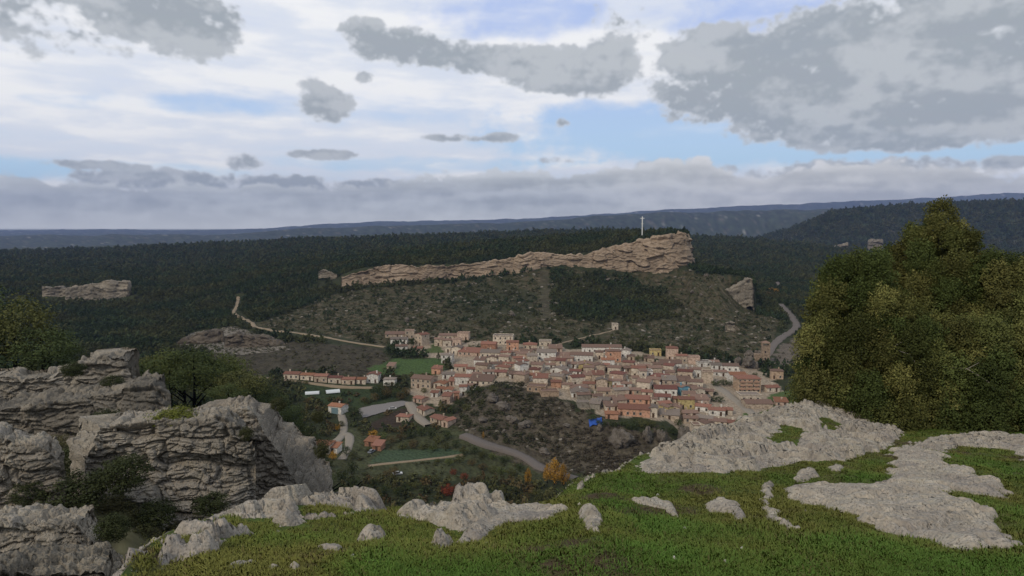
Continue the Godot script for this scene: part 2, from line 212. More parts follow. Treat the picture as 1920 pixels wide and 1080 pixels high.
	[-24.8,-89.1,417.8,6.5,5.5,2.4,-9.8,0,1,"g","white house with red tiled roof, behind the tall narrow white house"],
	[36.4,-85.9,418.6,7.8,5.9,2.4,-4.8,0,0,"g","white house with brown tiled roof, left of the pale yellow gabled house"],
	[52.3,-87.8,399.8,6.2,5.5,2.4,-11.4,2,0,"g","beige house with brown tiled roof, right of the pale yellow gabled house"],
	[109.8,-92.3,373.8,5.8,5.5,2.4,-20.8,2,0,"g","beige house with brown tiled roof, right of the sky-blue house"],
	[89.1,-93.1,359.5,5,5.5,2.4,-12,2,1,"g","beige house with red tiled roof, behind and left of the tall yellow house"],
	[24.7,-86.9,390.1,4.9,5.5,2.4,9.6,1,1,"g","cream house with red tiled roof, behind the blank tan wall"],
	[43.4,-89,377.4,6.5,5.5,2.4,-3.8,2,1,"g","beige house with red tiled roof, in front of the pale yellow gabled house"],
	[59.1,-90.1,372,5.2,5.5,2.4,-6.3,3,1,"g","pinkish house with red tiled roof, left of the white dark-red-roofed house"],
	[6.6,-85.3,413,6.6,5.9,4.4,15,0,1,"h","white house with hipped red roof, left of the broad white house"],
	[74.6,-90.1,374.9,7.4,7.1,4.9,-27.2,1,0,"g","cream house with brown tiled roof, below and left of the white dark-red-roofed house"],
	[89.3,-90.5,380.5,7.7,7,5,-7.8,2,3,"s","beige house under a single-slope grey roof, below and right of the white dark-red-roofed house"],
	[-12,-85.4,428.7,6.2,5.9,3.7,-14.7,1,0,"e","cream house with brown roof and gable in front, below and left of the salmon house"],
	[12.7,-84.9,426.2,6.3,7.2,4.9,3.5,1,3,"g","cream house with grey tiled roof, left of the broad white house"],
	[105.6,-91,386.5,8.7,6.6,3.4,-9.3,1,0,"g","cream house with brown tiled roof, behind and right of the sky-blue house"],
	[25,-85.3,423,8.8,7,3.1,3.2,2,0,"g","beige house with brown tiled roof, below and right of the broad white house"],
	[16,-85.8,406.6,6.8,6,4,-20.7,1,0,"g","cream house with brown tiled roof, below and left of the broad white house"],
	[73.3,-86.5,420.6,7.1,5.8,3.4,-17.3,2,4,"h","beige house with hipped dark red roof, below and left of the isolated yellow box house"],
	[62.3,-87.5,406.8,7.6,6.6,3.9,-14.9,1,0,"g","cream house with brown tiled roof, right of the pale yellow gabled house"],
	[-4.3,-84.7,426.4,6.7,6.2,4.1,-22,1,0,"g","cream house with brown tiled roof, below and left of the salmon house"],
	[36.7,-88.2,380.3,7.9,6.3,4.5,16.5,1,4,"g","cream house with dark red tiled roof, below and left of the pale yellow gabled house"],
	[104.9,-89.4,404.9,8.6,6,3.8,-17.3,2,4,"g","beige house with dark red tiled roof, right of the white dark-red-roofed house"],
	[-17.6,-88,411.5,7.8,6.7,4.9,-20.7,2,0,"g","beige house with brown tiled roof, behind and right of the tall narrow white house"],
	[76.2,-88.1,401.7,8.3,6.6,5,-15.8,1,1,"g","cream house with red tiled roof, left of the white dark-red-roofed house"],
	[58.1,-90.8,359.8,8.4,5.6,4.6,14.3,2,3,"g","beige house with grey tiled roof, behind and left of the long salmon building"],
	[6.6,-84.4,433.5,7.4,6.1,4.3,-7.5,3,0,"g","pinkish house with brown tiled roof, below and right of the salmon house"],
	[95.2,-90.6,386.2,8.3,6.4,3.6,7.7,1,0,"g","cream house with brown tiled roof, behind and left of the sky-blue house"],
	[3.5,-84.9,421.4,6.3,5.6,4.2,13.5,2,1,"g","beige house with red tiled roof, in front of the salmon house"],
	[100.2,-93.6,355.6,8.3,5.9,3.3,3.5,3,0,"s","pinkish house under a single-slope brown roof, right of the tall yellow house"],
	[16,-87.2,376,8.1,5.9,3.9,-2.6,1,1,"s","cream house under a single-slope red roof, behind and left of the blank tan wall"],
	[50.5,-89.6,375.8,6.1,5.7,5.1,-5.5,2,3,"e","beige house with grey roof and gable in front, right of the blank tan wall"],
	[97.6,-88.1,413.6,6.1,7.2,4.3,-27.6,1,4,"g","cream house with dark red tiled roof, behind and right of the white dark-red-roofed house"],
	[85.5,-88.1,403.6,8.1,6.8,4.9,9.1,2,0,"g","beige house with brown tiled roof, behind and left of the white dark-red-roofed house"],
	[13.7,-86.2,396.3,6.1,6.4,3.6,-13.5,2,4,"h","beige house with hipped dark red roof, below and left of the broad white house"],
	[61.8,-88.8,390.5,8.1,6.3,4.8,-26.2,3,4,"h","pinkish house with hipped dark red roof, right of the pale yellow gabled house"],
	[49.9,-88.7,388.2,6.2,6.8,4.6,-0.8,2,1,"s","beige house under a single-slope red roof, below and right of the pale yellow gabled house"],
	[103,-92.2,370.6,6.4,6.5,3.8,5,1,0,"e","cream house with brown roof and gable in front, right of the sky-blue house"],
	[-20.3,-87,429.8,6.8,6.4,3.5,-13.1,0,0,"s","white house under a single-slope brown roof, below and left of the salmon house"],
	[26.4,-87.4,382.7,7.1,6.9,3.9,-22.4,2,3,"g","beige house with grey tiled roof, behind and right of the blank tan wall"],
	[46.3,-87.3,404,6.2,6.3,4.4,-6,2,0,"g","beige house with brown tiled roof, below and right of the pale yellow gabled house"],
	[96.7,-92.6,365.3,6.5,6.8,3.1,-4.7,1,0,"g","cream house with brown tiled roof, below and right of the sky-blue house"],
	[-5,-85.6,404.1,8.5,5.7,3,-25.9,2,1,"h","beige house with hipped red roof, in front of the salmon house"],
	[30.6,-85.9,413.9,6,7.2,5.1,-15.7,2,4,"g","beige house with dark red tiled roof, below and right of the broad white house"],
	[5.4,-86.4,380.9,6.8,6.2,4.2,-26.2,2,0,"h","beige house with hipped brown roof, behind and left of the blank tan wall"],
	[57.1,-86.8,414.1,6.3,5.6,3.3,-10,1,1,"g","cream house with red tiled roof, right of the pale yellow gabled house"],
	[81.2,-89.7,381.9,8.3,6.5,4.5,-27,2,0,"h","beige house with hipped brown roof, below and left of the white dark-red-roofed house"],
	[52.9,-87.2,408.6,6.2,6.9,4.5,1.6,2,0,"e","beige house with brown roof and gable in front, right of the pale yellow gabled house"],
	[48.1,-91.5,347.7,6.2,7,3.2,-13.2,1,3,"g","cream house with grey tiled roof, behind and left of the orange hipped roof"],
	[90.9,-87.3,416.8,6.7,5.5,3.7,0.9,2,0,"g","beige house with brown tiled roof, below and left of the tall pinkish tower house"]]
const REGIONS := [
	["green_field",[-78.8,454,-46.7,451.3,-42.9,420,-53.1,415.6,-76.3,425,-85.5,420.3,-93.7,435.1]],
	["low_meadow",[-65,298.1,-60.9,315,-32.9,313.9,-19.9,308,-26.9,303.7,-48.1,298.1]],
	["plough",[-80.8,349.3,-62,372.1,-57.8,367.9,-52.1,351.1,-59.9,346.9,-71.7,342.9]],
	["dark_slope",[-197.8,518.7,-90.8,475.6,-79.8,434.9,-90.2,418.3,-136.6,428.2,-163.4,418,-192.3,430.7,-232.5,504.2]],
	["scrub",[-226.6,583.1,-207,727.5,-177,747.4,-65.3,752.9,23.8,757.1,141.6,749.4,191.3,736.5,227.5,624.5,247.2,611.6,186,487.1,151.9,453.9,122.4,465.9,34.9,488.5,-23.3,488.2,-92.7,486,-174.4,549.6]],
	["thicket",[41.1,745.7,129.5,747.3,163.7,668.2,137.8,579.5,71.4,562.6,37.3,589.6]],
	["thicket2",[-75.9,740,0,737,25,659.6,18,568.2,-47,593.7]],
	["rocky_hill",[-33.2,376.7,-9.1,379.6,15,374.5,27.9,348,47.1,326,61.7,319.9,82,318.5,69.4,307.4,39,283.8,9.6,296.5,-15.3,317.3,-31,335.6]],
	["village",[-91.2,498.9,-23.4,491.5,51.9,466.2,121.6,449.1,164.3,448,159.4,383.1,143.6,351.1,107.6,318.4,87.3,319.3,71.5,329.8,45.2,331.5,28.4,355.4,-3,376.3,-24.3,380.4,-35.1,365,-53.6,371.7,-60.1,395.7,-37.7,430.1]],
	["valley",[-95.1,294.8,-90.4,351.5,-70.5,337.1,-26.8,333.8,-2.5,310.4,29.7,282.7,20.7,284.3,-58.7,279.2,-85.7,264.7]],
	["firebreak",[34.6,815.9,42,809.7,33.4,568.9,25.2,568.6]],
	["lawn_a",[112.2,332.7,122.6,347.5,124.7,336.3,114.3,327.2]],
	["lawn_b",[137.1,364.3,150.4,383.7,166.9,394,157.3,367.2,135.7,352.7]],
	["bare_right",[170.8,446.4,193.7,492.1,227.2,534.7,198.2,440]],
	["terrace_lawn",[-61,465,-57.2,496.6,-50.1,477.8,-48,464]],
	["rock_left",[-251.5,494.1,-278.5,585,-242.6,588.3,-179.6,513.9,-161.2,482.7,-199.8,473.7]],
	["yard",[-87.4,378.5,-63.3,379.8,-56.4,374.8,-65,371.9,-81.4,365]],
	["strip_a",[-134.7,391.7,-130.3,407.9,-84.1,404.8,-61.6,384.8,-78.5,376.6,-98.7,385.2]]]
const ROADS := [
	["dirt_track","sandy dirt track curving down the wooded slope to the village",3.6,0,[-314.4,775.8,-292.4,716.5,-275,667.9,-235.3,605.9,-216.2,573.8,-177.6,545.8,-138.8,514.2,-118.6,497.4,-91.1,481.4]],
	["dirt_track","pale lane running in front of the terrace row",3,0,[-163,416.7,-141.1,410.9,-116.6,405.4,-96.7,403.2,-83.8,403.2]],
	["village_road","pale concrete road from the hall down to the villa",4,1,[-95.5,372.1,-89.4,353.3,-86.5,338.2,-86.8,327,-89,317.6]],
	["village_road","pale concrete road spur beside the villa",4,1,[-86.3,340.8,-82.3,335.6,-78.6,317.9,-78,302.3]],
	["valley_road","grey valley road at the foot of the rocky hill",5,2,[-24,324.2,-14,317.1,-2.5,312.9,6.2,307,14.4,296.4,27.6,284.8]],
	["field_path","pale path along the edge of the low meadow",2.2,0,[-64.2,294.3,-48.3,299.3,-22.8,306.8]],
	["village_street","pale street slanting between the houses towards the rocks",5,1,[101.8,422.7,110.9,408.7,118,394,123.2,366.2,124.3,342.9,128.1,332.5]],
	["mountain_road","asphalt road climbing round the end of the ridge",6,2,[180.7,476.8,202.5,513.8,228.1,552.8,250,591.4,268,643.3,279.6,687.4,293.8,737.3]],
	["mountain_road","short stretch of road far up the wooded valley",6,2,[368.6,937.9,404.1,1031.3,443.9,1135.9]],
	["hill_path","thin path crossing the slope behind the village",2,0,[25.2,466.2,32.9,481.6,51.8,502.1,80,531]],
	["yard_lane","grey lane beside the row of red roofed houses",5,1,[-57.8,376,-54,366.5,-48.7,353,-42.5,341.8]]]
const TREES := [
	[-71.7,-84.1,482.1,6.1,6.1,0,"dark green broadleaf tree left of the tall tilted-roof house"],
	[-85.6,-86.1,463.7,6.6,5.8,4,"dark conifer left of the tall tilted-roof house"],
	[-73,-85.7,465.7,4.8,3.3,0,"small dark green broadleaf tree below and left of the tall tilted-roof house"],
	[-49.4,-87,449.2,3.5,4.9,4,"dark conifer below and right of the tall tilted-roof house"],
	[-28.3,-84.1,467.4,5.1,4.4,1,"olive green tree right of the tall tilted-roof house"],
	[-23.4,-83.7,467.2,5.9,4.8,0,"dark green broadleaf tree right of the tall tilted-roof house"],
	[81.6,-85.5,434,4.8,4.8,1,"olive green tree left of the tall pinkish tower house"],
	[86.1,-85.4,437.4,4.8,4.1,0,"dark green broadleaf tree left of the tall pinkish tower house"],
	[66.5,-86.9,410.9,3.6,3.2,0,"small dark green broadleaf tree below and right of the very long white building"],
	[119.1,-91.4,390.2,4.9,4,0,"small dark green broadleaf tree left of the four-storey apartment block"],
	[124.4,-91.7,393.1,4.9,4,0,"dark green broadleaf tree left of the four-storey apartment block"],
	[128.8,-92.1,396.1,4.4,3.4,0,"small dark green broadleaf tree left of the church tower"],
	[107.8,-92.1,372.4,4.1,2.9,0,"small dark green broadleaf tree right of the sky-blue house"],
	[109.7,-93.1,362.4,4,3.1,0,"small dark green broadleaf tree below and left of the church tower"],
	[112.8,-93.4,361.3,4.5,3.7,0,"small dark green broadleaf tree right of the long salmon building"],
	[59,-91,354.2,3.6,3.6,0,"small dark green broadleaf tree behind and left of the long salmon building"],
	[43.9,-89.9,361.2,3.1,2.6,6,"small light green tree behind and left of the long salmon building"],
	[50.1,-89,380.2,3.6,3,1,"small olive green tree in front of the very long white building"],
	[50.5,-84.4,446.7,4.2,2.5,1,"small olive green tree left of the very long white building"],
	[113.6,-92.4,373.7,4.1,2.6,0,"small dark green broadleaf tree below and right of the tall pinkish tower house"],
	[93.5,-86,434.9,4.1,2.7,0,"small dark green broadleaf tree left of the tall pinkish tower house"],
	[-2.6,-82.7,463.5,2.9,2.9,0,"small dark green broadleaf tree right of the tall tilted-roof house"],
	[-85.4,-103.8,360.5,8.5,7.9,0,"dark green broadleaf tree right of the hall by the paved yard"],
	[-90.4,-104.1,351.5,3.9,3.3,1,"small olive green tree below and left of the round tree by the yard"],
	[-90.7,-104.2,344.1,3.2,3.8,2,"small yellow autumn tree below and left of the round tree by the yard"],
	[-96.3,-101.5,385.2,3,2.4,1,"small olive green tree behind and right of the hall by the paved yard"],
	[-82.9,-99.8,383.5,4.8,3.6,1,"small olive green tree behind and right of the round tree by the yard"],
	[-79.2,-98.9,384.9,5.4,4.8,5,"russet brown tree behind and right of the round tree by the yard"],
	[-75.5,-98.1,386.7,5.5,5.5,0,"dark green broadleaf tree left of the large beige house"],
	[-71.9,-97.6,387.1,6.1,6.1,5,"russet brown tree left of the large beige house"],
	[-67.4,-97.1,386.6,5.5,5.5,0,"dark green broadleaf tree behind the house by the ploughed field"],
	[-63.6,-97.5,382,5.4,4.8,5,"russet brown tree below and left of the large beige house"],
	[-61.3,-96.3,386.9,4.9,4.9,5,"russet brown tree left of the tall narrow white house"],
	[-82,-96.9,394.5,4.3,4.3,0,"dark green broadleaf tree behind and right of the round tree by the yard"],
	[-78.7,-96.1,396.7,4.4,4.4,0,"dark green broadleaf tree right of the terrace row"],
	[-74.3,-95.4,398.9,5,4.4,0,"dark green broadleaf tree behind and right of the hall by the paved yard"],
	[-69.9,-94.9,399.6,4.4,3.8,0,"small dark green broadleaf tree left of the large beige house"],
	[-86.4,-99.4,386.9,3.7,3,5,"small russet brown tree behind and right of the round tree by the yard"],
	[-51.3,-94.8,388.6,3.7,3.1,1,"small olive green tree in front of the large beige house"],
	[-133.9,-93.3,403.9,4.4,2.9,0,"small dark green broadleaf tree left of the terrace row"],
	[-129.5,-93.3,405.3,3.8,2.5,0,"small dark green broadleaf tree behind and left of the hall by the paved yard"],
	[-125.2,-93.5,405,3.2,2.2,1,"small olive green tree left of the terrace row"],
	[-79.2,-104.1,345.7,3.8,2.2,1,"small olive green tree below and right of the round tree by the yard"],
	[-76.8,-104.9,307.1,3.4,4.8,0,"dark green broadleaf tree right of the villa"],
	[-72.7,-105,302.3,3.8,4.3,1,"olive green tree behind and left of the meadow edge"],
	[-70,-104.1,334.6,4.7,3.2,2,"small yellow autumn tree left of the house by the ploughed field"],
	[-65,-104,331,4.7,3.4,6,"small light green tree below and left of the house by the ploughed field"],
	[-68.3,-104.6,313.8,2.5,1.5,1,"small olive green tree behind the meadow edge"],
	[-58.5,-104.1,322.8,4.6,4.1,5,"russet brown tree below and left of the house by the ploughed field"],
	[-54.7,-103.7,326.6,4.6,4.1,5,"russet brown tree in front of the house by the ploughed field"],
	[-50.4,-103.2,330,5.7,4.7,0,"dark green broadleaf tree below and right of the house by the ploughed field"],
	[-45.1,-102.6,329.8,5.7,5.2,0,"dark green broadleaf tree behind the low meadow path"],
	[-39.8,-102.4,325.8,5.6,5.6,0,"dark green broadleaf tree right of the house by the ploughed field"],
	[-35.4,-102.8,318.8,5,5,1,"olive green tree behind and right of the low meadow path"],
	[-31.6,-101.8,322.3,4.6,4.6,0,"dark green broadleaf tree left of the valley road"],
	[-52,-104.3,315.1,4.5,3.5,1,"small olive green tree behind and left of the low meadow path"],
	[-47.1,-104,315.9,4.5,4,5,"small russet brown tree behind the low meadow path"],
	[-41.7,-103.9,314,4.4,3.5,1,"small olive green tree behind and right of the low meadow path"],
	[-37.1,-103.9,311.1,3.9,3.9,6,"small light green tree behind and right of the low meadow path"],
	[-31.3,-103.6,311,3.9,4.4,1,"olive green tree right of the low meadow path"],
	[-26.5,-103,312.9,3.9,3.9,0,"small dark green broadleaf tree left of the valley road"],
	[-22.3,-104,306.8,3.9,3.4,1,"small olive green tree left of the valley road"],
	[-17.4,-104,308.3,3.9,3.4,0,"small dark green broadleaf tree right of the low meadow path"],
	[-13.5,-105.1,305.4,3.8,3.8,1,"small olive green tree below and left of the valley road"],
	[-8.6,-105.8,304.6,4.3,3.8,6,"small light green tree in front of the valley road"],
	[-3.7,-106.6,302.5,4.3,3.8,0,"small dark green broadleaf tree below and right of the valley road"],
	[-23.6,-105.1,298.4,4.2,4.2,1,"olive green tree below and left of the valley road"],
	[-28.2,-105.3,295.9,3.7,3.7,6,"small light green tree right of the low meadow path"],
	[-33.7,-105.1,298.2,2.8,2.3,1,"small olive green tree right of the low meadow path"],
	[-18,-105.7,297.3,3.7,3.3,5,"small russet brown tree below and left of the valley road"],
	[-13.1,-106.6,294.3,4.2,3.2,5,"small russet brown tree in front of the valley road"],
	[-8.3,-107.3,292.3,3.7,3.2,1,"small olive green tree behind the boulder at the cliff edge"],
	[-4.7,-107.7,290.6,3.7,3.7,6,"small light green tree behind the boulder at the cliff edge"],
	[-0.5,-107.8,287.8,4.1,4.1,1,"olive green tree behind and right of the boulder at the cliff edge"],
	[3.6,-107.6,293.7,3.7,4.6,0,"dark green broadleaf tree left of the tall yellow poplar"],
	[6.7,-108,277.8,3.1,7.9,2,"slender yellow autumn tree left of the tall yellow poplar"],
	[18.1,-107.9,279.8,6.6,11,2,"slender yellow autumn tree right of the boulder at the cliff edge"],
	[15,-107.9,281,4.4,8.4,2,"slender yellow autumn tree below and right of the valley road"],
	[21.6,-107.8,278.5,5.3,9.2,2,"slender yellow autumn tree right of the tall yellow poplar"],
	[24.7,-107.8,272.6,4.7,4.3,1,"olive green tree below and right of the tall yellow poplar"],
	[-25.8,-107.1,265.1,5,5,3,"red autumn tree in front of the red autumn tree"],
	[-22.2,-106.9,269.2,3.8,3.4,3,"small red autumn tree right of the red autumn tree"],
	[-29,-106.9,267.5,2.9,2.9,3,"small red autumn tree left of the red autumn tree"],
	[-20.4,-106.4,280.9,3.5,3.1,3,"small red autumn tree behind and right of the red autumn tree"],
	[-15.8,-106.9,279.2,3.5,2.6,5,"small russet brown tree right of the red autumn tree"],
	[-25.4,-105.9,285.8,3.1,2.7,3,"small red autumn tree behind the red autumn tree"],
	[-50.9,-105.7,283.8,4,4,5,"russet brown tree right of the meadow edge"],
	[-53.6,-105.7,282.1,3.5,3.1,5,"small russet brown tree below and right of the meadow edge"],
	[-42.5,-105.8,284.1,3.6,1.8,1,"small olive green tree in front of the low meadow path"],
	[-36.2,-106.1,280,4,3.1,6,"small light green tree behind and left of the red autumn tree"],
	[-31.9,-106.3,277.5,3.5,3.5,1,"small olive green tree behind and left of the red autumn tree"],
	[-39.6,-106.5,272,3.8,3.4,1,"small olive green tree left of the red autumn tree"],
	[-43.6,-106.5,269.3,3.8,3.4,0,"small dark green broadleaf tree left of the red autumn tree"],
	[-46.1,-106.7,264.2,3.7,3.7,0,"small dark green broadleaf tree right of the dark wooded bank"],
	[-51.8,-106.5,266.5,4.2,4.2,0,"dark green broadleaf tree right of the dark wooded bank"],
	[-57.1,-106.2,271.4,3.8,4.3,0,"dark green broadleaf tree in front of the meadow edge"],
	[-11.9,-107.8,266.8,4.2,3.8,1,"small olive green tree left of the boulder at the cliff edge"],
	[-7.5,-108.2,265,4.2,3.8,0,"small dark green broadleaf tree below and left of the boulder at the cliff edge"],
	[-3.3,-108.2,270.7,4.3,3.8,1,"small olive green tree right of the boulder at the cliff edge"],
	[1.1,-108.3,268.1,3.8,3.8,0,"small dark green broadleaf tree right of the boulder at the cliff edge"],
	[9.8,-108.3,268,3.8,3.4,1,"small olive green tree below and left of the tall yellow poplar"],
	[5.3,-108.4,262.9,3.7,3.3,5,"small russet brown tree right of the boulder at the cliff edge"],
	[-17.4,-107.3,268.3,3.8,3.4,1,"small olive green tree right of the red autumn tree"],
	[10.6,-108.4,260.3,4.5,3.7,1,"small olive green tree below and right of the valley road"],
	[21.7,-108.1,267.6,3.4,2.9,0,"small dark green broadleaf tree below and right of the tall yellow poplar"],
	[-13.9,-100.9,320.8,1.3,3.5,2,"small yellow autumn tree behind and left of the valley road"],
	[-69.1,-105.7,285.1,4.9,5.8,0,"dark green broadleaf tree left of the meadow edge"],
	[-71.7,-106,276.8,5.2,6.1,0,"dark green broadleaf tree behind and left of the dark wooded bank"],
	[-64.3,-106.4,269.1,5.1,5.9,0,"dark green broadleaf tree below and left of the meadow edge"],
	[-57.3,-106.8,261.6,4.9,5.3,0,"dark green broadleaf tree below and right of the dark wooded bank"],
	[-67.9,-106.8,261.7,5.3,6.2,0,"dark green broadleaf tree below and left of the dark wooded bank"],
	[-80.4,-104.5,288.6,4.1,5,0,"dark green broadleaf tree below and right of the villa"],
	[-81.5,-104.7,301.5,3.8,4.3,2,"yellow autumn tree below and right of the villa"],
	[-86,-103.8,300.3,3.3,3.3,1,"small olive green tree below and right of the villa"],
	[-74.4,-105.1,268.6,5.1,5.9,0,"dark green broadleaf tree left of the dark wooded bank"],
	[327.3,-81.3,845.7,12,9.3,2,"spreading yellow autumn tree behind and left of the mountain road"],
	[307.8,-80.6,811.8,8.9,6.4,5,"spreading russet brown tree behind and left of the mountain road"],
	[357.7,-82.6,888.4,7,8.4,1,"olive green tree behind the mountain road"],
	[39.5,-94.4,327.7,4.6,3.6,0,"small dark green broadleaf tree left of the long salmon building"],
	[43.6,-95.6,322.8,5.1,4.1,0,"dark green broadleaf tree behind and left of the pale boulder"],
	[49.2,-95.4,322,4.6,3.5,0,"small dark green broadleaf tree behind and left of the pale boulder"],
	[53.1,-95,322.6,4.1,2.5,0,"small dark green broadleaf tree behind the pale boulder"],
	[57.7,-96.6,319.2,5.5,5.5,0,"dark green broadleaf tree in front of the long salmon building"],
	[63.3,-95.3,321.6,5.6,4.6,1,"olive green tree below and right of the long salmon building"],
	[67.5,-95.6,320.9,4.5,4,1,"olive green tree right of the long salmon building"],
	[71.6,-97.3,318,4,4.5,0,"dark green broadleaf tree below and right of the long salmon building"],
	[77.5,-98.5,319.2,4.5,4,0,"dark green broadleaf tree right of the long salmon building"],
	[82.8,-98.6,322,4.1,3.5,0,"small dark green broadleaf tree right of the pale boulder"],
	[82.2,-97.2,328,4.1,3.6,0,"small dark green broadleaf tree in front of the sky-blue house"],
	[-23.9,-93,373.7,5.9,3.5,0,"small dark green broadleaf tree behind and right of the tall narrow white house"],
	[-17.9,-90.7,373.1,6.5,3.5,0,"small dark green broadleaf tree left of the top of the rocky hill"],
	[-10.2,-88.3,365.7,6.3,2.9,1,"small olive green tree left of the top of the rocky hill"],
	[-2.9,-87,366.6,5.8,2.6,0,"small dark green broadleaf tree behind and left of the top of the rocky hill"],
	[-28.3,-95.6,360.7,5.1,5.1,0,"dark green broadleaf tree below and left of the tall narrow white house"],
	[-31,-97.2,351.6,5.5,5,0,"dark green broadleaf tree below and right of the large beige house"],
	[-23.9,-95.4,351.2,5,3.9,1,"small olive green tree in front of the tall narrow white house"],
	[-35.7,-97.4,356.3,3.9,3.9,0,"small dark green broadleaf tree below and left of the tall narrow white house"],
	[-16.9,-92.6,351.3,5,3.3,1,"small olive green tree right of the tall narrow white house"],
	[147.8,-94.9,369.2,3.5,2.3,0,"small dark green broadleaf tree right of the four-storey apartment block"],
	[141.4,-94.7,364,3.4,2,0,"small dark green broadleaf tree below and right of the four-storey apartment block"],
	[152.6,-95.1,370.1,4.1,2.6,0,"small dark green broadleaf tree below and right of the church tower"],
	[169.9,-92.5,427.6,4.7,2.7,0,"small dark green broadleaf tree right of the church tower"],
	[155.1,-93.1,427.1,3.4,2.4,0,"small dark green broadleaf tree behind the four-storey apartment block"],
	[-69.5,-18.2,88,9.5,10.8,0,"dark green broadleaf tree left of the layered crag top"],
	[-63.8,-17.8,86,8.9,9.1,1,"olive green tree left of the layered crag top"],
	[-59,-17.7,84,7,5.5,0,"spreading dark green broadleaf tree left of the layered crag top"],
	[-68,-17.6,82,8.9,10.1,1,"olive green tree left of the big crag"],
	[-60.3,-18.6,90,5.3,3.4,0,"small dark green broadleaf tree left of the layered crag top"],
	[-55.2,-25.1,100,6.9,5.7,0,"dark green broadleaf tree left of the big crag"],
	[-53.3,-25.9,104,8.2,7.1,6,"light green tree behind and left of the big crag"],
	[-47.6,-25.1,100,7.9,7.4,0,"dark green broadleaf tree behind and right of the big crag"],
	[-45.8,-26.4,104,7.8,7.1,6,"light green tree right of the big crag"],
	[-40.8,-25.9,100,6.9,4.9,1,"spreading olive green tree right of the big crag"],
	[-40,-27.8,104,6.1,4.3,0,"spreading dark green broadleaf tree right of the big crag"],
	[-63.3,-29.2,120,7.1,6.8,1,"olive green tree behind and left of the big crag"],
	[-54.7,-30.2,122,8.4,6.7,0,"spreading dark green broadleaf tree left of the terrace row"],
	[-61.9,-29.6,126,8.2,5.2,0,"spreading dark green broadleaf tree behind the big crag"],
	[-39.1,-24.6,92,4.5,3.5,0,"small dark green broadleaf tree right of the big crag"],
	[-63.6,-26.8,112,5.1,4.2,0,"dark green broadleaf tree below and right of the layered crag top"],
	[-40.4,-31.3,112,5.1,4.2,0,"dark green broadleaf tree left of the hall by the paved yard"],
	[-39.8,-35,118,5.1,4.2,0,"dark green broadleaf tree behind and left of the villa"],
	[-39.3,-39.2,122,5.3,4.6,0,"dark green broadleaf tree below and left of the hall by the paved yard"],
	[-37,-42.9,124,5.4,4.9,0,"dark green broadleaf tree below and left of the villa"]]
const CLOUDS := [
	[29.58,11.64,14.87,4.96,1],
	[20.27,10.98,9.01,3.15,1],
	[16.65,12.98,5.41,2.79,1],
	[24.67,13.44,7.21,2.7,1],
	[34.52,13.06,9.01,4.96,1],
	[27,8.38,10.36,2.25,1],
	[29.47,6.7,7.66,1.17,0.8],
	[35.92,8.48,9.01,2.7,1],
	[4.39,12.88,6.31,1.89,1],
	[7.43,13.01,3.15,2.25,1],
	[-1.32,13.64,5.86,1.26,0.9],
	[-9.13,14.55,4.05,1.44,0.9],
	[-11.66,15.34,2.25,1.17,0.8],
	[-6.12,14.05,4.05,1.17,0.8],
	[8.9,15.93,2.7,1.98,0.45],
	[-27.06,15.31,5.86,2.34,0.9],
	[-24.09,14.23,2.93,1.8,0.8],
	[-25.69,14.6,3.6,2.25,0.8],
	[-33.85,14.49,9.01,2.7,0.45],
	[-15.1,9.88,2.34,1.44,0.85],
	[-16.1,11.04,1.35,1.08,0.6],
	[-30.89,4.55,3.6,0.41,0.7],
	[-21.22,5.15,1.62,0.72,0.7],
	[-15.4,5.95,2.97,0.45,0.7],
	[-0.89,7.55,1.8,0.45,0.6],
	[4.2,8.6,0.9,0.54,0.5],
	[-4.87,7.52,2.7,0.36,0.5],
	[-12.14,12.03,0.9,0.54,0.4],
	[4,5.72,1.8,0.36,0.4],
	[1.34,3.76,1.8,0.63,0.5],
	[-27.19,3.55,6.76,0.99,0.9],
	[-18.52,3.45,4.96,0.99,0.9],
	[-11.45,3.48,4.05,0.72,0.7],
	[12.71,4.53,5.41,1.17,0.6],
	[27.86,4.3,9.01,0.99,0.7],
	[35.84,4.48,2.25,0.45,0.7]]
const BANK_TOP := [
	[-46.63,2.89],
	[-36.76,3.44],
	[-35,3.7],
	[-31.91,3.46],
	[-26.12,3.66],
	[-22.81,3.35],
	[-19.7,3.75],
	[-15.66,3.5],
	[-11.44,3.82],
	[-4.89,4.41],
	[-0.45,4.77],
	[4,4.63],
	[7.53,5.17],
	[12.69,5.6],
	[16.03,5.3],
	[18.09,4.21],
	[20.1,3.74],
	[22,4.75],
	[26.43,4.9],
	[31.2,4.98],
	[34.06,4.32],
	[36.75,3.72],
	[48.24,3.1]]
const BLUE_GAPS := [
	[12.65,7.49,14.87,2.25,1],
	[22.73,5.89,13.51,1.35,1],
	[19.34,15.62,6.31,2.7,0.8],
	[0,16.9,8.11,1.8,0.7],
	[-13.86,9.73,13.51,1.35,0.35],
	[-24.46,9.32,5.41,0.72,0.4],
	[-34.98,4.06,6.31,0.9,0.9],
	[-26.1,4.37,9.01,0.54,0.6],
	[-7.96,5.25,13.51,0.63,0.5],
	[33.71,5.14,7.21,0.99,0.9],
	[7.48,9.3,5.41,1.17,0.5],
	[-32.92,8.79,2.7,0.45,0.4]]
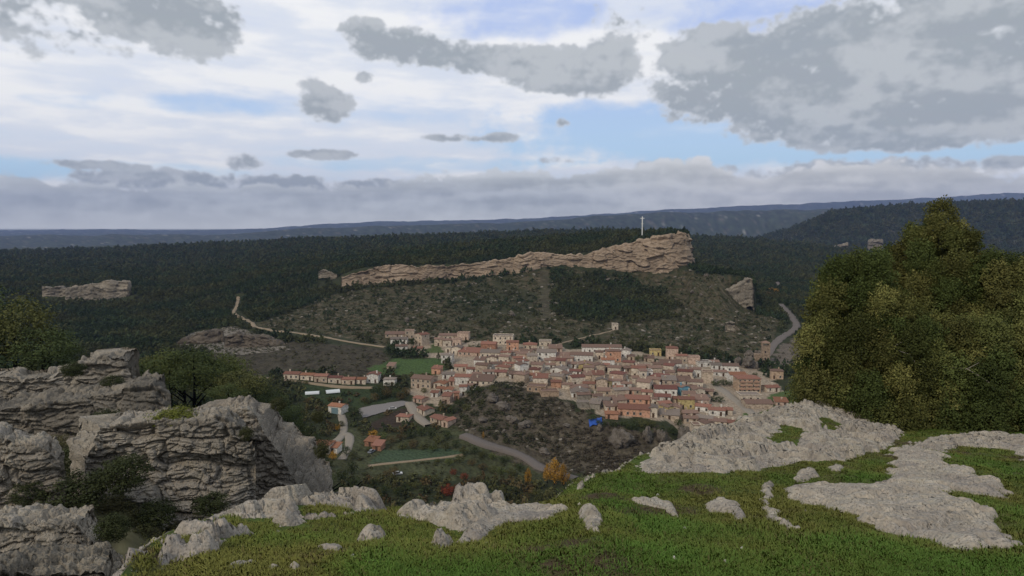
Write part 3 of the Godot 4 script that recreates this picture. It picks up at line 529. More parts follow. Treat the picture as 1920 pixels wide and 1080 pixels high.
const OUTCROPS := [
	["limestone_pavement","broad fissured grey limestone pavement sloping to the plateau edge",0.1,1,0.03,[1.5,8.87,2.24,10.28,3.31,12.11,5.31,15.05,7.69,17.77,11.01,21.45,13.4,22.87,9.5,15.97,7.68,13.08,5.89,10.75,4.83,9.5,4.16,8.88,4.01,9.2,3.35,8.63,2.74,8.07,2.09,7.81,1.53,7.88],[[4.43,11.46,5.36,13.08,5.59,12.77,5,11.51,4.46,10.97],[6.39,14.22,7.57,15.71,7.28,14.74,6.22,13.34]]],
	["limestone_slab","large smooth pale limestone slab beside the right-hand lawn",0.08,0.28,0.02,[3.05,7.27,3.6,7.42,4.06,7.27,4.56,7.81,5.67,9.93,7,11.74,6.5,10.01,5.64,8.46,5.21,6.99,4.79,6.48,4.65,6.88,4.41,6.74,4.02,6.1,4.21,6.03,3.85,5.33,3.53,4.69,2.98,4.03,2.74,4.09,2.87,4.63,2.79,4.9,2.76,5.31,2.93,6.15,2.83,6.58],[]],
	["limestone_ledge","rough limestone ledge curving behind the right-hand lawn",0.1,0.9,0.03,[7.13,12.12,8.63,13.83,10.66,15.78,12.35,16.88,10.96,14.11,9.15,11.01,7.21,8.67,7.49,9.62,8.87,11.83,8.01,11.83,7.12,10.84,6.75,11.01],[]],
	["rock_edge","long mossy limestone rim along the left plateau edge",0.15,0.8,0.02,[-1.99,3.25,-2.09,3.61,-2.33,4.27,-2.39,5.16,-2.24,5.75,-2.01,6.2,-1.65,6.45,-1.24,6.37,-1.12,5.75,-1.38,5.46,-1.54,5.26,-1.69,4.94,-1.82,4.65,-1.85,3.98,-2.01,3.9,-1.99,3.63,-1.92,3.35],[[-2.18,4.28,-2.14,4.45,-2.02,4.43,-2.05,4.11],[-2.11,5,-1.96,5.24,-1.8,5.02,-1.92,4.61],[-1.82,5.75,-1.52,5.84,-1.44,5.52,-1.69,5.39],[-2.25,4.94,-2.22,5.24,-2.11,5.08,-2.13,4.76]]],
	["boulder_pile","knobbly limestone boulders heaped at the cliff edge",0.09,0.75,0.02,[-1.03,5.63,-1.12,6.43,-0.85,6.58,-0.43,6.61,-0.03,6.59,0.13,6.37,0,5.7,-0.13,5.28,-0.4,4.94,-0.65,5.31,-0.85,5.48],[]],
	["bright_slab","smooth pale slab sloping from the boulder pile",0.07,0.5,0.02,[-0.33,5.08,-0.16,5.77,0,6.17,0.21,6.43,0.47,5.75,0.35,5.35,0.17,5.37,-0.04,5.28,-0.23,4.8,-0.38,4.61],[]],
	["stone","flat grey stone set in the turf, leftmost of the centre",0.09,0.8,0.02,[-1.2,4.82,-1.12,5.08,-0.94,4.96,-0.88,4.59,-0.98,4.43,-1.11,4.56],[]],
	["stone","small flat stone in the turf below the mossy rim",0.06,0.8,0.02,[-1.3,4.31,-1.27,4.5,-1.08,4.19,-1.05,4.01,-1.2,4.14],[]],
	["stone","pale pitted stone in the turf below the boulder pile",0.09,0.8,0.02,[-0.57,4.16,-0.52,4.59,-0.39,4.56,-0.37,4.08,-0.48,3.89],[]],
	["stone","reddish grey stone in the middle of the turf",0.08,0.9,0.02,[0.53,5.41,0.64,5.28,0.68,4.84,0.57,4.52,0.61,4.33,0.53,4.33,0.53,4.8],[]],
	["stone","curved grey stone half buried in the central grass",0.06,0.5,0.02,[1.11,6.2,1.42,6.48,1.53,6.25,1.43,5.68,1.38,6.05,1.16,6.08],[]],
	["stone","flat pale stone near the bare soil patch",0.07,0.6,0.02,[1.85,6.32,2.06,6.5,2.17,6.25,2.02,5.77,1.95,5.35,1.89,5.46,1.96,5.89,1.82,5.98],[]],
	["stone","thin stone sliver in the lower left turf",0.06,0.6,0.02,[-1.61,3.65,-1.6,3.84,-1.49,3.96,-1.51,3.76,-1.56,3.6],[]],
	["stone","small round stone near the bottom left turf",0.06,0.4,0.01,[-1.28,3.69,-1.25,3.73,-1.19,3.66,-1.2,3.59],[]],
	["stone","small flat stone beside the round one in the turf",0.05,0.4,0.01,[-1.41,3.73,-1.39,3.81,-1.33,3.73,-1.35,3.66],[]],
	["limestone_outcrop","broken limestone edge left of the fissured pavement",0.14,1,0.02,[0.71,7.39,0.81,7.72,1,8.01,1.45,8.76,1.47,8.46,1.07,7.75,0.87,7.39,0.7,6.79],[]],
	["stone","grey stones between the turf and the pavement",0.06,0.9,0.03,[3.4,8,3.84,8.63,3.91,8.5,3.71,7.97,3.41,7.81],[]],
	["stone","pinkish flat stone beside the pavement edge",0.05,0.6,0.02,[4.05,8.5,4.34,8.88,4.37,8.7,4.09,8.23,3.98,8.23],[]],
	["stone_rib","narrow grey rock rib running down through the grass",0.07,0.7,0.02,[2.9,7.63,3,7.69,2.6,6.71,2.27,5.75,2.17,5.22,2.11,4.84,2.07,4.88,2.11,5.28,2.2,5.7,2.48,6.53],[]]]
const CRAGS := [
	["layered_crag","layered limestone crag with a blocky top on the left",0.75,[-52.93,62,-14.1,-19.9,1.93,-48.95,62,-13.67,-19.9,3.5,-45.21,63,-13.78,-20.22,3.5,-43.79,63.5,-13.77,-20.38,3.5,-41.79,64,-12.95,-20.54,3.5,-40.55,64.5,-12.51,-20.7,3.5,-39.81,65,-12.16,-20.86,3.5,-38.15,65,-12.21,-20.86,3.5,-37.47,65.2,-12.91,-20.92,3.5,-37.25,65.5,-14.46,-21.02,3.5,-37.26,66,-16.81,-21.18,3.5,-37.24,66.5,-19.49,-21.34,1.93]],
	["limestone_shelf","grey sloping limestone shelf below the layered crag",0.8,[-47.18,55,-15.03,-20.84,3.3,-43.09,56,-15.03,-21.22,6,-39.82,56.5,-14.66,-21.41,6,-36.5,57,-14.37,-21.6,6,-33.1,57.5,-13.75,-21.79,6,-31.05,58,-13.49,-21.98,6,-29.95,58.5,-14.37,-22.17,3.3]],
	["limestone_crag","big fissured limestone crag in the left middle ground",0.8,[-24.18,37.5,-12.65,-17.67,1.43,-24.1,38,-12.04,-17.91,2.6,-23.81,38.5,-11.41,-18.14,2.6,-22.44,38.8,-11.37,-18.28,2.6,-20.97,39,-11.2,-18.38,2.6,-19.55,39.3,-11.16,-18.52,2.6,-18.28,39.6,-11.34,-18.66,2.6,-17.18,40,-11.46,-18.85,2.6,-16.17,40.4,-12.17,-19.04,2.6,-15.85,40.8,-13.77,-19.22,1.43]],
	["crag_tower","stepped limestone crag rising to a knob behind the big crag",0.75,[-24.44,42,-13.01,-19.79,1.93,-23.79,42.5,-12.7,-20.03,3.5,-22.75,43,-12.61,-20.26,3.5,-21.39,43.4,-12.57,-20.45,3.5,-19.73,44,-12.27,-20.73,3.5,-18.4,44.2,-12.05,-20.83,3.5,-17.69,44.4,-11.83,-20.92,3.5,-17.08,44.6,-12.66,-21.01,3.5,-16.47,44.6,-13.75,-21.01,3.5,-15.51,44.4,-15.1,-20.92,3.5,-14.56,44,-16.53,-20.73,3.5,-13.76,43.6,-18.1,-20.54,3.5,-13.35,43,-20,-21.2,1.93]],
	["rock_bluff","pale rounded limestone bluff at the left border",0.6,[-28.38,33,-10.37,-14.16,0.88,-26.24,33,-10.2,-14.16,1.6,-25.61,33.2,-10.35,-14.25,1.6,-24.71,33.4,-10.67,-14.33,1.6,-23.8,33.6,-11.19,-14.42,1.6,-23.21,33.8,-11.83,-14.5,1.6,-23.13,34,-12.99,-14.59,0.88]],
	["rock_outcrop","rough grey outcrop in the lower left corner",0.42,[-17.39,20,-9.17,-12.68,0.72,-16.08,20,-8.99,-12.68,1.3,-15.32,20.3,-9,-12.87,1.3,-14.48,20.5,-9.08,-13,1.3,-13.72,20.6,-9.3,-13.06,1.3,-13.2,20.8,-9.89,-13.19,1.3,-13.03,21,-10.82,-13.31,0.72]],
	["rock_slope","dark weathered rock slope at the bottom left",0.42,[-13.23,15,-8.12,-12.15,0.83,-12.48,15.3,-8.01,-12.4,1.5,-11.7,15.6,-8.07,-12.64,1.5,-10.96,16,-8.18,-12.96,1.5,-10.24,16.3,-8.47,-13.21,1.5,-9.63,16.6,-9.04,-13.45,1.5,-9.33,17,-9.74,-13.77,0.83]]]
const MESA := [
	["long_cliff","long pale limestone cliff under the wooded tableland",4.5,[-192.9,765,-53.55,-73.64,6,-174.68,765,-46.91,-71.08,6,-156.54,765,-42.69,-69.38,6,-126.4,765,-40.28,-67.43,6,-96.32,765,-41.48,-65.91,6,-66.2,765,-39.68,-63.95,6,-36.1,765,-36.66,-60.72,6,-6.02,765,-34.86,-56.72,6,24.04,765,-27.65,-51.2,6,36.06,765,-27.04,-49.13,6,54.11,765,-30.05,-47.68,6,84.16,765,-28.85,-48.27,6,114.11,765,-21.04,-49.47,6,142.39,756.42,-12.51,-51.63,6,164.65,750,-8.89,-52.81,6,179.29,750,-5.95,-48.49,6,192.18,750,-4.2,-44.55,6,196.18,760,-5.2,-52.2,6,202.18,790,-8.2,-52.2,6,208.18,830,-13.2,-50.2,6]]]
const FAR_CLIFFS := [
	["spur_cliff","pale cliff at the end of the ridge above the road",2.2,[197.15,637,-59.21,-85.21,8,207.1,637,-55.17,-81.17,8,216,637,-50.13,-76.13,8,222.89,637,-45.6,-71.6,8,225.94,637,-46.6,-72.6,8,228.29,637,-57.69,-83.69,8]],
	["forest_cliff","pale cliff standing out of the forest on the left",3.5,[-533.02,806,-70.45,-96.45,10,-521.47,806,-68.53,-94.53,10,-502.22,806,-65.34,-91.34,10,-486.09,806,-60.88,-86.88,10,-467.06,806,-61.52,-87.52,10,-457.62,806,-63.43,-89.43,10,-456.15,806,-72.36,-98.36,10]],
	["forest_ledge","small pale ledge left of the forest cliff",3,[-562.21,808,-67.42,-81.42,8,-554.67,808,-69.34,-83.34,8,-541.88,808,-68.7,-82.7,8,-530.52,808,-70.62,-84.62,8]],
	["far_cliff","pale rock face on the far right-hand ridge",8,[926.09,1950,-50.58,-76.58,16,936.62,1950,-46,-72,16,956.25,1950,-39.89,-65.89,16,963.84,1950,-38.36,-64.36,16]],
	["far_cliff","narrow pale rock face near the middle of the far ridge",8,[995.77,1900,-37.38,-67.38,16,1004.38,1900,-29.94,-59.94,16,1020.63,1900,-26.97,-56.97,16,1035.6,1900,-28.45,-58.45,16]],
	["gorge_cliff","grey slabby cliff below the dirt track",3,[-265.46,520,-91.52,-111.52,10,-258.22,520,-86.51,-106.51,10,-247.72,520,-82.33,-102.33,10,-237.27,520,-79,-99,10,-230.22,520,-78.17,-98.17,10,-223.65,520,-79,-99,10]],
	["gorge_cliff","ochre streaked cliff right of the grey slabs",2.5,[-214.4,500,-79.97,-90.97,8,-206.38,500,-77.56,-88.56,8,-197.7,500,-79.17,-90.17,8,-186.61,500,-79.97,-90.97,8,-176.78,500,-83.18,-94.18,8,-166.94,500,-86.39,-97.39,8]],
	["hill_rock","small white rock above the dirt track",3,[-228.66,800,-49.05,-58.05,6,-222.96,800,-47.79,-56.79,6,-214.2,800,-50.32,-59.32,6,-206.71,800,-53.47,-62.47,6]],
	["slope_crag","grey crag on the slope above the church",2,[167.02,640,-71.69,-85.69,8,173.07,640,-70.67,-84.67,8,178.23,640,-74.74,-88.74,8]],
	["slope_crag","broken crag low on the slope above the church",2,[172.78,545,-74.95,-88.95,8,180.58,545,-75.82,-89.82,8,185.1,545,-82.8,-96.8,8]]]
const BOULDERS := [
	[50.98,-101.38,311.87,8.83,7.36,"large pale boulder under the village edge"],
	[63.76,-100.48,313.08,4.92,8.37,"grey rock pinnacle right of the pale boulder"],
	[70.68,-100.13,313.62,4.44,7.4,"grey rock pinnacle below the gabled house"],
	[81.98,-100.68,315.34,4.96,7.44,"grey rock wall under the cube-like house"],
	[155.86,-91.81,444.31,7.86,9.05,"rounded grey boulder beside the church tower"],
	[150,-90.71,445.96,4.73,6.06,"grey boulder above the white houses"],
	[167.14,-89.73,475.03,6.72,4.84,"grey boulder on top of the rock pile by the church"],
	[173.14,-90.81,472.7,6.13,6.42,"dark grey boulder touching the church tower"],
	[161.08,-92.37,447.01,4.74,6.07,"grey boulder in front of the church rocks"],
	[-9.88,-90.61,352.61,6.65,4.44,"pale rock on the shoulder of the rocky hill"],
	[-4.15,-92.46,345.53,6.52,3.8,"flat pale rock on the rocky hill"],
	[0,-96.4,334.65,4.74,3.16,"pale rock low on the rocky hill"],
	[6.63,-97.85,330.29,5.71,3.64,"grey rock in the middle of the rocky hill"],
	[15,-104.65,310.12,4.88,2.44,"grey rock near the foot of the rocky hill"],
	[-14.77,-96.39,334.61,4.21,2.63,"grey rock on the left flank of the rocky hill"],
	[42.49,-97.03,320.42,3.53,4.03,"thin pale rock among the shrubs below the tarp"],
	[26.34,-97.15,327.94,4.13,2.06,"flat stone on the bare side of the rocky hill"],
	[103.67,-55.75,730.49,5.17,3.45,"white rock on the thicket edge below the cliff"],
	[199.02,-47.48,693.96,4.91,3.27,"white boulder on the crest of the spur"],
	[174.74,-60.86,654.8,4.12,3.09,"square pale block on the spur slope"],
	[179.35,-63.68,641.33,2.52,3.53,"small upright pale stone on the spur"],
	[0,-74.8,584.63,5.52,4.14,"pale rock on the open slope"],
	[-89.23,-78.14,571.53,4.94,3.59,"pale rock low on the slope left of the firebreak"]]


const NEAR_KNOTS := 20
var rng := RandomNumberGenerator.new()
var noise := FastNoiseLite.new()      # broad simplex
var fine := FastNoiseLite.new()       # fractal simplex
var cells := FastNoiseLite.new()      # cell edges for fissures
var blocks := FastNoiseLite.new()     # one value for each of those cells
var billow := FastNoiseLite.new()     # clouds
var mats := {}
var textures := {}
var taken := {}
var land_s := PackedFloat32Array()
var land_z := []
var land_y := []
var land_m := []
var plat_s := PackedFloat32Array()
var plat_z := []
var plat_y := []
var plat_m := []
var regions := {}
var occupied := PackedByteArray()
const OCC_X := -760.0
const OCC_Z := 100.0
const OCC_N := 640
const OCC_M := 460

# ---------------------------------------------------------------- helpers
func lin(r: float, g: float, b: float) -> Color:
	return Color(r, g, b).linear_to_srgb()

func numbered(called: String) -> String:
	var n: int = taken.get(called, 0)
	taken[called] = n + 1
	return called if n == 0 else "%s_%03d" % [called, n]

func tag(o: Node, label: String, category: String, group := "", kind := "") -> Node:
	if label: o.set_meta("label", label)
	if category: o.set_meta("category", category)
	if group: o.set_meta("group", group)
	if kind: o.set_meta("kind", kind)
	return o

func base(called: String, at := Vector3.ZERO, turn := 0.0) -> Node3D:
	var o := Node3D.new()
	o.name = numbered(called)
	add_child(o)
	o.position = at
	o.rotation.y = turn
	return o

func put(called: String, mesh: Mesh, m: Material, parent: Node = self) -> MeshInstance3D:
	var o := MeshInstance3D.new()
	o.name = numbered(called) if parent == self else called
	o.mesh = mesh
	if m: o.material_override = m
	parent.add_child(o, true)
	return o

func sm(lo: float, hi: float, x: float) -> float:
	var t := clampf((x - lo) / (hi - lo), 0.0, 1.0)
	return t * t * (3.0 - 2.0 * t)

func hash1(a: int, b: int = 0) -> float:
	var h := (a * 374761393 + b * 668265263) & 0x7fffffff
	h = ((h ^ (h >> 13)) * 1274126177) & 0x7fffffff
	return float((h ^ (h >> 16)) & 0xffff) / 65535.0

func noise_texture(key: String, freq: float, oct: int, lo: Color, mid: Color, hi: Color, kind := FastNoiseLite.TYPE_SIMPLEX_SMOOTH, size := 512) -> ImageTexture:
	if textures.has(key): return textures[key]
	var n := FastNoiseLite.new()
	n.noise_type = kind
	n.seed = key.hash() & 0xffff
	n.frequency = freq
	n.fractal_octaves = oct
	n.fractal_type = FastNoiseLite.FRACTAL_FBM
	var grey := n.get_seamless_image(size, size, false, false, 0.1, true)
	grey.convert(Image.FORMAT_L8)
	var src := grey.get_data()
	var out := PackedByteArray()
	out.resize(size * size * 3)
	var ramp := PackedByteArray()
	for k in 256:
		var t := k / 255.0
		var c := lo.lerp(mid, t * 2.0) if t < 0.5 else mid.lerp(hi, t * 2.0 - 1.0)
		ramp.append(int(clampf(c.r, 0, 1) * 255)); ramp.append(int(clampf(c.g, 0, 1) * 255)); ramp.append(int(clampf(c.b, 0, 1) * 255))
	for i in size * size:
		var k := src[i] * 3
		out[i * 3] = ramp[k]; out[i * 3 + 1] = ramp[k + 1]; out[i * 3 + 2] = ramp[k + 2]
	var im := Image.create_from_data(size, size, false, Image.FORMAT_RGB8, out)
	textures[key] = ImageTexture.create_from_image(im)
	return textures[key]

# limestone: broad tone, grain, and dark lichen specks with edges of their own
func limestone_texture() -> ImageTexture:
	if textures.has("limestone"): return textures["limestone"]
	var size := 1024
	var layers := []
	for k in 3:
		var n := FastNoiseLite.new()
		n.noise_type = FastNoiseLite.TYPE_SIMPLEX_SMOOTH
		n.seed = 40 + k
		n.frequency = [0.006, 0.03, 0.045][k]
		n.fractal_octaves = [4, 4, 3][k]
		var im := n.get_seamless_image(size, size, false, false, 0.1, true)
		im.convert(Image.FORMAT_L8)
		layers.append(im.get_data())
	var a: PackedByteArray = layers[0]
	var b: PackedByteArray = layers[1]
	var c: PackedByteArray = layers[2]
	var out := PackedByteArray()
	out.resize(size * size * 3)
	for i in size * size:
		var v := 0.70 + 0.22 * (a[i] / 255.0) + 0.16 * (b[i] / 255.0 - 0.5)
		var speck := clampf((c[i] / 255.0 - 0.62) * 9.0, 0.0, 1.0) * clampf((a[i] / 255.0 - 0.25) * 2.5, 0.0, 1.0)
		v *= 1.0 - 0.42 * speck
		var warm := (b[i] / 255.0 - 0.5) * 0.05
		out[i * 3] = int(clampf(v + warm, 0, 1) * 255); out[i * 3 + 1] = int(clampf(v, 0, 1) * 252); out[i * 3 + 2] = int(clampf(v - warm, 0, 1) * 246)
	textures["limestone"] = ImageTexture.create_from_image(Image.create_from_data(size, size, false, Image.FORMAT_RGB8, out))
	return textures["limestone"]

func surface(key: String, tint: Color, tex: Texture2D = null, scale := 1.0, bump: Texture2D = null, bump_cm := 1.0, rough := 0.95, vertex := false) -> StandardMaterial3D:
	if mats.has(key): return mats[key]
	var m := StandardMaterial3D.new()
	m.albedo_color = tint
	m.roughness = rough
	m.metallic_specular = 0.25
	m.cull_mode = BaseMaterial3D.CULL_DISABLED
	m.vertex_color_use_as_albedo = vertex
	if tex or bump:
		m.uv1_triplanar = true
		m.uv1_world_triplanar = true
		m.uv1_scale = Vector3.ONE * scale
	if tex: m.albedo_texture = tex
	if bump:
		m.heightmap_enabled = true
		m.heightmap_texture = bump
		m.heightmap_scale = bump_cm
	mats[key] = m
	return m

# ---------------------------------------------------------------- survey interpolation
func slopes(x: PackedFloat32Array, y: PackedFloat32Array) -> PackedFloat32Array:
	var n := x.size()
	var m := PackedFloat32Array()
	m.resize(n)
	for i in n:
		if i == 0: m[i] = (y[1] - y[0]) / (x[1] - x[0])
		elif i == n - 1: m[i] = (y[i] - y[i - 1]) / (x[i] - x[i - 1])
		else:
			var a := (y[i] - y[i - 1]) / (x[i] - x[i - 1])
			var b := (y[i + 1] - y[i]) / (x[i + 1] - x[i])
			if a * b <= 0.0: m[i] = 0.0
			else:
				var h0 := x[i] - x[i - 1]
				var h1 := x[i + 1] - x[i]
				var w1 := 2.0 * h1 + h0
				var w2 := h1 + 2.0 * h0
				m[i] = (w1 + w2) / (w1 / a + w2 / b)
	return m

func hermite(x: float, xs: PackedFloat32Array, ys: PackedFloat32Array, ms: PackedFloat32Array) -> float:
	var i := clampi(xs.bsearch(x) - 1, 0, xs.size() - 2)
	var h := xs[i + 1] - xs[i]
	var t := clampf((x - xs[i]) / h, 0.0, 1.0)
	var t2 := t * t
	var t3 := t2 * t
	return (2.0 * t3 - 3.0 * t2 + 1.0) * ys[i] + (t3 - 2.0 * t2 + t) * h * ms[i] + (3.0 * t2 - 2.0 * t3) * ys[i + 1] + (t3 - t2) * h * ms[i + 1]

const NS := 560
var s_lo := -1.25
var s_hi := 1.25

func fine_columns(table: Array, s_out: PackedFloat32Array, z_out: Array, y_out: Array, m_out: Array, n: int) -> void:
	var knots: int = table[0][1].size()
	var s := PackedFloat32Array()
	for row in table: s.append(row[0])
	var zk := []; var yk := []; var zm := []; var ym := []
	for k in knots:
		var z := PackedFloat32Array(); var y := PackedFloat32Array()
		for row in table:
			z.append(row[1][k]); y.append(row[2][k])
		zk.append(z); yk.append(y); zm.append(slopes(s, z)); ym.append(slopes(s, y))
	for i in n + 1:
		var at := lerpf(s_lo, s_hi, float(i) / n)
		s_out.append(at)
		var z := PackedFloat32Array(); var y := PackedFloat32Array()
		for k in knots:
			z.append(hermite(at, s, zk[k], zm[k])); y.append(hermite(at, s, yk[k], ym[k]))
		z_out.append(z); y_out.append(y); m_out.append(slopes(z, y))

func land_raw(x: float, z: float) -> float:
	var f := clampf((x / z - s_lo) / (s_hi - s_lo), 0.0, 0.9999) * NS
	var i := int(f)
	return lerpf(hermite(z, land_z[i], land_y[i], land_m[i]), hermite(z, land_z[i + 1], land_y[i + 1], land_m[i + 1]), f - i)

func land_rough(x: float, z: float) -> float:
	var a := 0.35 + 5.0 * sm(700.0, 2500.0, z) + 22.0 * sm(3000.0, 9000.0, z)
	if z < 180.0: a = 1.2
	var k := 0.02 / (1.0 + 3.0 * sm(800.0, 2500.0, z) + 9.0 * sm(3000.0, 9000.0, z))
	var r := a * fine.get_noise_2d(x * k * 100.0, z * k * 100.0)
	if z > 480.0 and z < 1500.0:
		r += 1.3 * fine.get_noise_2d(x * 6.0 + 900.0, z * 6.0) * sm(480.0, 560.0, z)
	return r

func land(x: float, z: float) -> float:
	return land_raw(x, z) + land_rough(x, z)

func plat_edge(s: float) -> float:
	var f := clampf((s - s_lo) / (s_hi - s_lo), 0.0, 0.9999) * NS
	var i := int(f)
	return lerpf(plat_z[i][4], plat_z[i + 1][4], f - i)

func plateau(x: float, z: float) -> float:
	var zz := maxf(z, 0.6)
	var f := clampf((x / zz - s_lo) / (s_hi - s_lo), 0.0, 0.9999) * NS
	var i := int(f)
	var y := lerpf(hermite(zz, plat_z[i], plat_y[i], plat_m[i]), hermite(zz, plat_z[i + 1], plat_y[i + 1], plat_m[i + 1]), f - i)
	y -= 1.1 * maxf(0.0, zz - plat_edge(x / zz) - 0.3)
	y += 0.07 * noise.get_noise_2d(x * 60.0, z * 60.0) * sm(2.0, 5.0, zz) + 0.022 * fine.get_noise_2d(x * 260.0, z * 260.0)
	return y

func inside(poly: PackedVector2Array, p: Vector2) -> bool:
	return Geometry2D.is_point_in_polygon(p, poly)

func to_poly(flat: Array) -> PackedVector2Array:
	var r := PackedVector2Array()
	for i in range(0, flat.size(), 2): r.append(Vector2(flat[i], flat[i + 1]))
	return r

func bounds(poly: PackedVector2Array) -> Rect2:
	var r := Rect2(poly[0], Vector2.ZERO)
	for p in poly: r = r.expand(p)
	return r

func in_region(key: String, x: float, z: float) -> bool:
	var q: Array = regions[key]
	var p := Vector2(x, z)
	return q[1].has_point(p) and inside(q[0], p)

func in_thicket(key: String, x: float, z: float) -> bool:
	return in_region(key, x + 16.0 * fine.get_noise_2d(x * 3.0, z * 3.0), z + 30.0 * fine.get_noise_2d(x * 3.0 + 90.0, z * 3.0))

func signed_distance(poly: PackedVector2Array, p: Vector2) -> float:
	var d := 1e9
	var n := poly.size()
	for i in n:
		var a := poly[i]
		var ab := poly[(i + 1) % n] - a
		var t := clampf((p - a).dot(ab) / maxf(ab.length_squared(), 1e-9), 0.0, 1.0)
		d = minf(d, p.distance_squared_to(a + ab * t))
	d = sqrt(d)
	return d if inside(poly, p) else -d

func mark(x: float, z: float, r: float) -> void:
	for i in range(int((x - r - OCC_X) / 2.0), int((x + r - OCC_X) / 2.0) + 1):
		for j in range(int((z - r - OCC_Z) / 2.0), int((z + r - OCC_Z) / 2.0) + 1):
			if i >= 0 and j >= 0 and i < OCC_N and j < OCC_M: occupied[j * OCC_N + i] = 1

func is_free(x: float, z: float) -> bool:
	var i := int((x - OCC_X) / 2.0)
	var j := int((z - OCC_Z) / 2.0)
	return i < 0 or j < 0 or i >= OCC_N or j >= OCC_M or occupied[j * OCC_N + i] == 0

# a sheet of nu x nv points, with normals from its neighbours
func sheet(nu: int, nv: int, pos: PackedVector3Array, col := PackedColorArray(), keep := PackedByteArray(), flip := false) -> ArrayMesh:
	var nrm := PackedVector3Array()
	nrm.resize(nu * nv)
	for j in nv:
		for i in nu:
			var a := pos[j * nu + mini(i + 1, nu - 1)] - pos[j * nu + maxi(i - 1, 0)]
			var b := pos[mini(j + 1, nv - 1) * nu + i] - pos[maxi(j - 1, 0) * nu + i]
			var n := a.cross(b).normalized()
			nrm[j * nu + i] = -n if flip else n
	var idx := PackedInt32Array()
	var checked := keep.size() > 0
	for j in nv - 1:
		for i in nu - 1:
			var p := j * nu + i
			if checked and keep[p] + keep[p + 1] + keep[p + nu] + keep[p + nu + 1] == 0: continue
			if flip: idx.append_array(PackedInt32Array([p, p + 1, p + nu, p + 1, p + nu + 1, p + nu]))
			else: idx.append_array(PackedInt32Array([p, p + nu, p + 1, p + 1, p + nu, p + nu + 1]))
	var a := []
	a.resize(Mesh.ARRAY_MAX)
	a[Mesh.ARRAY_VERTEX] = pos
	a[Mesh.ARRAY_NORMAL] = nrm
	if col.size(): a[Mesh.ARRAY_COLOR] = col
	a[Mesh.ARRAY_INDEX] = idx
	var m := ArrayMesh.new()
	m.add_surface_from_arrays(Mesh.PRIMITIVE_TRIANGLES, a)
	return m

# many copies of one mesh: t holds 12 numbers a copy, c four
func copies(called: String, mesh: Mesh, m: Material, t: PackedFloat32Array, parent: Node = self) -> MultiMeshInstance3D:
	var mm := MultiMesh.new()
	mm.transform_format = MultiMesh.TRANSFORM_3D
	mm.use_colors = true
	mm.mesh = mesh
	mm.instance_count = t.size() / 16
	mm.buffer = t
	var o := MultiMeshInstance3D.new()
	o.name = numbered(called) if parent == self else called
	o.multimesh = mm
	o.material_override = m
	parent.add_child(o, true)
	return o

func push(t: PackedFloat32Array, b: Basis, o: Vector3, c: Color) -> void:
	t.append_array(PackedFloat32Array([b.x.x, b.y.x, b.z.x, o.x, b.x.y, b.y.y, b.z.y, o.y, b.x.z, b.y.z, b.z.z, o.z, c.r, c.g, c.b, 1.0]))

# ---------------------------------------------------------------- sky
func bank_top(az: float) -> float:
	if az < BANK_TOP[0][0] or az > BANK_TOP[-1][0]:
		return 4.0 + 1.1 * noise.get_noise_1d(az * 6.0)
	for i in BANK_TOP.size() - 1:
		if az <= BANK_TOP[i + 1][0]:
			return lerpf(BANK_TOP[i][1], BANK_TOP[i + 1][1], (az - BANK_TOP[i][0]) / (BANK_TOP[i + 1][0] - BANK_TOP[i][0]))
	return 4.0

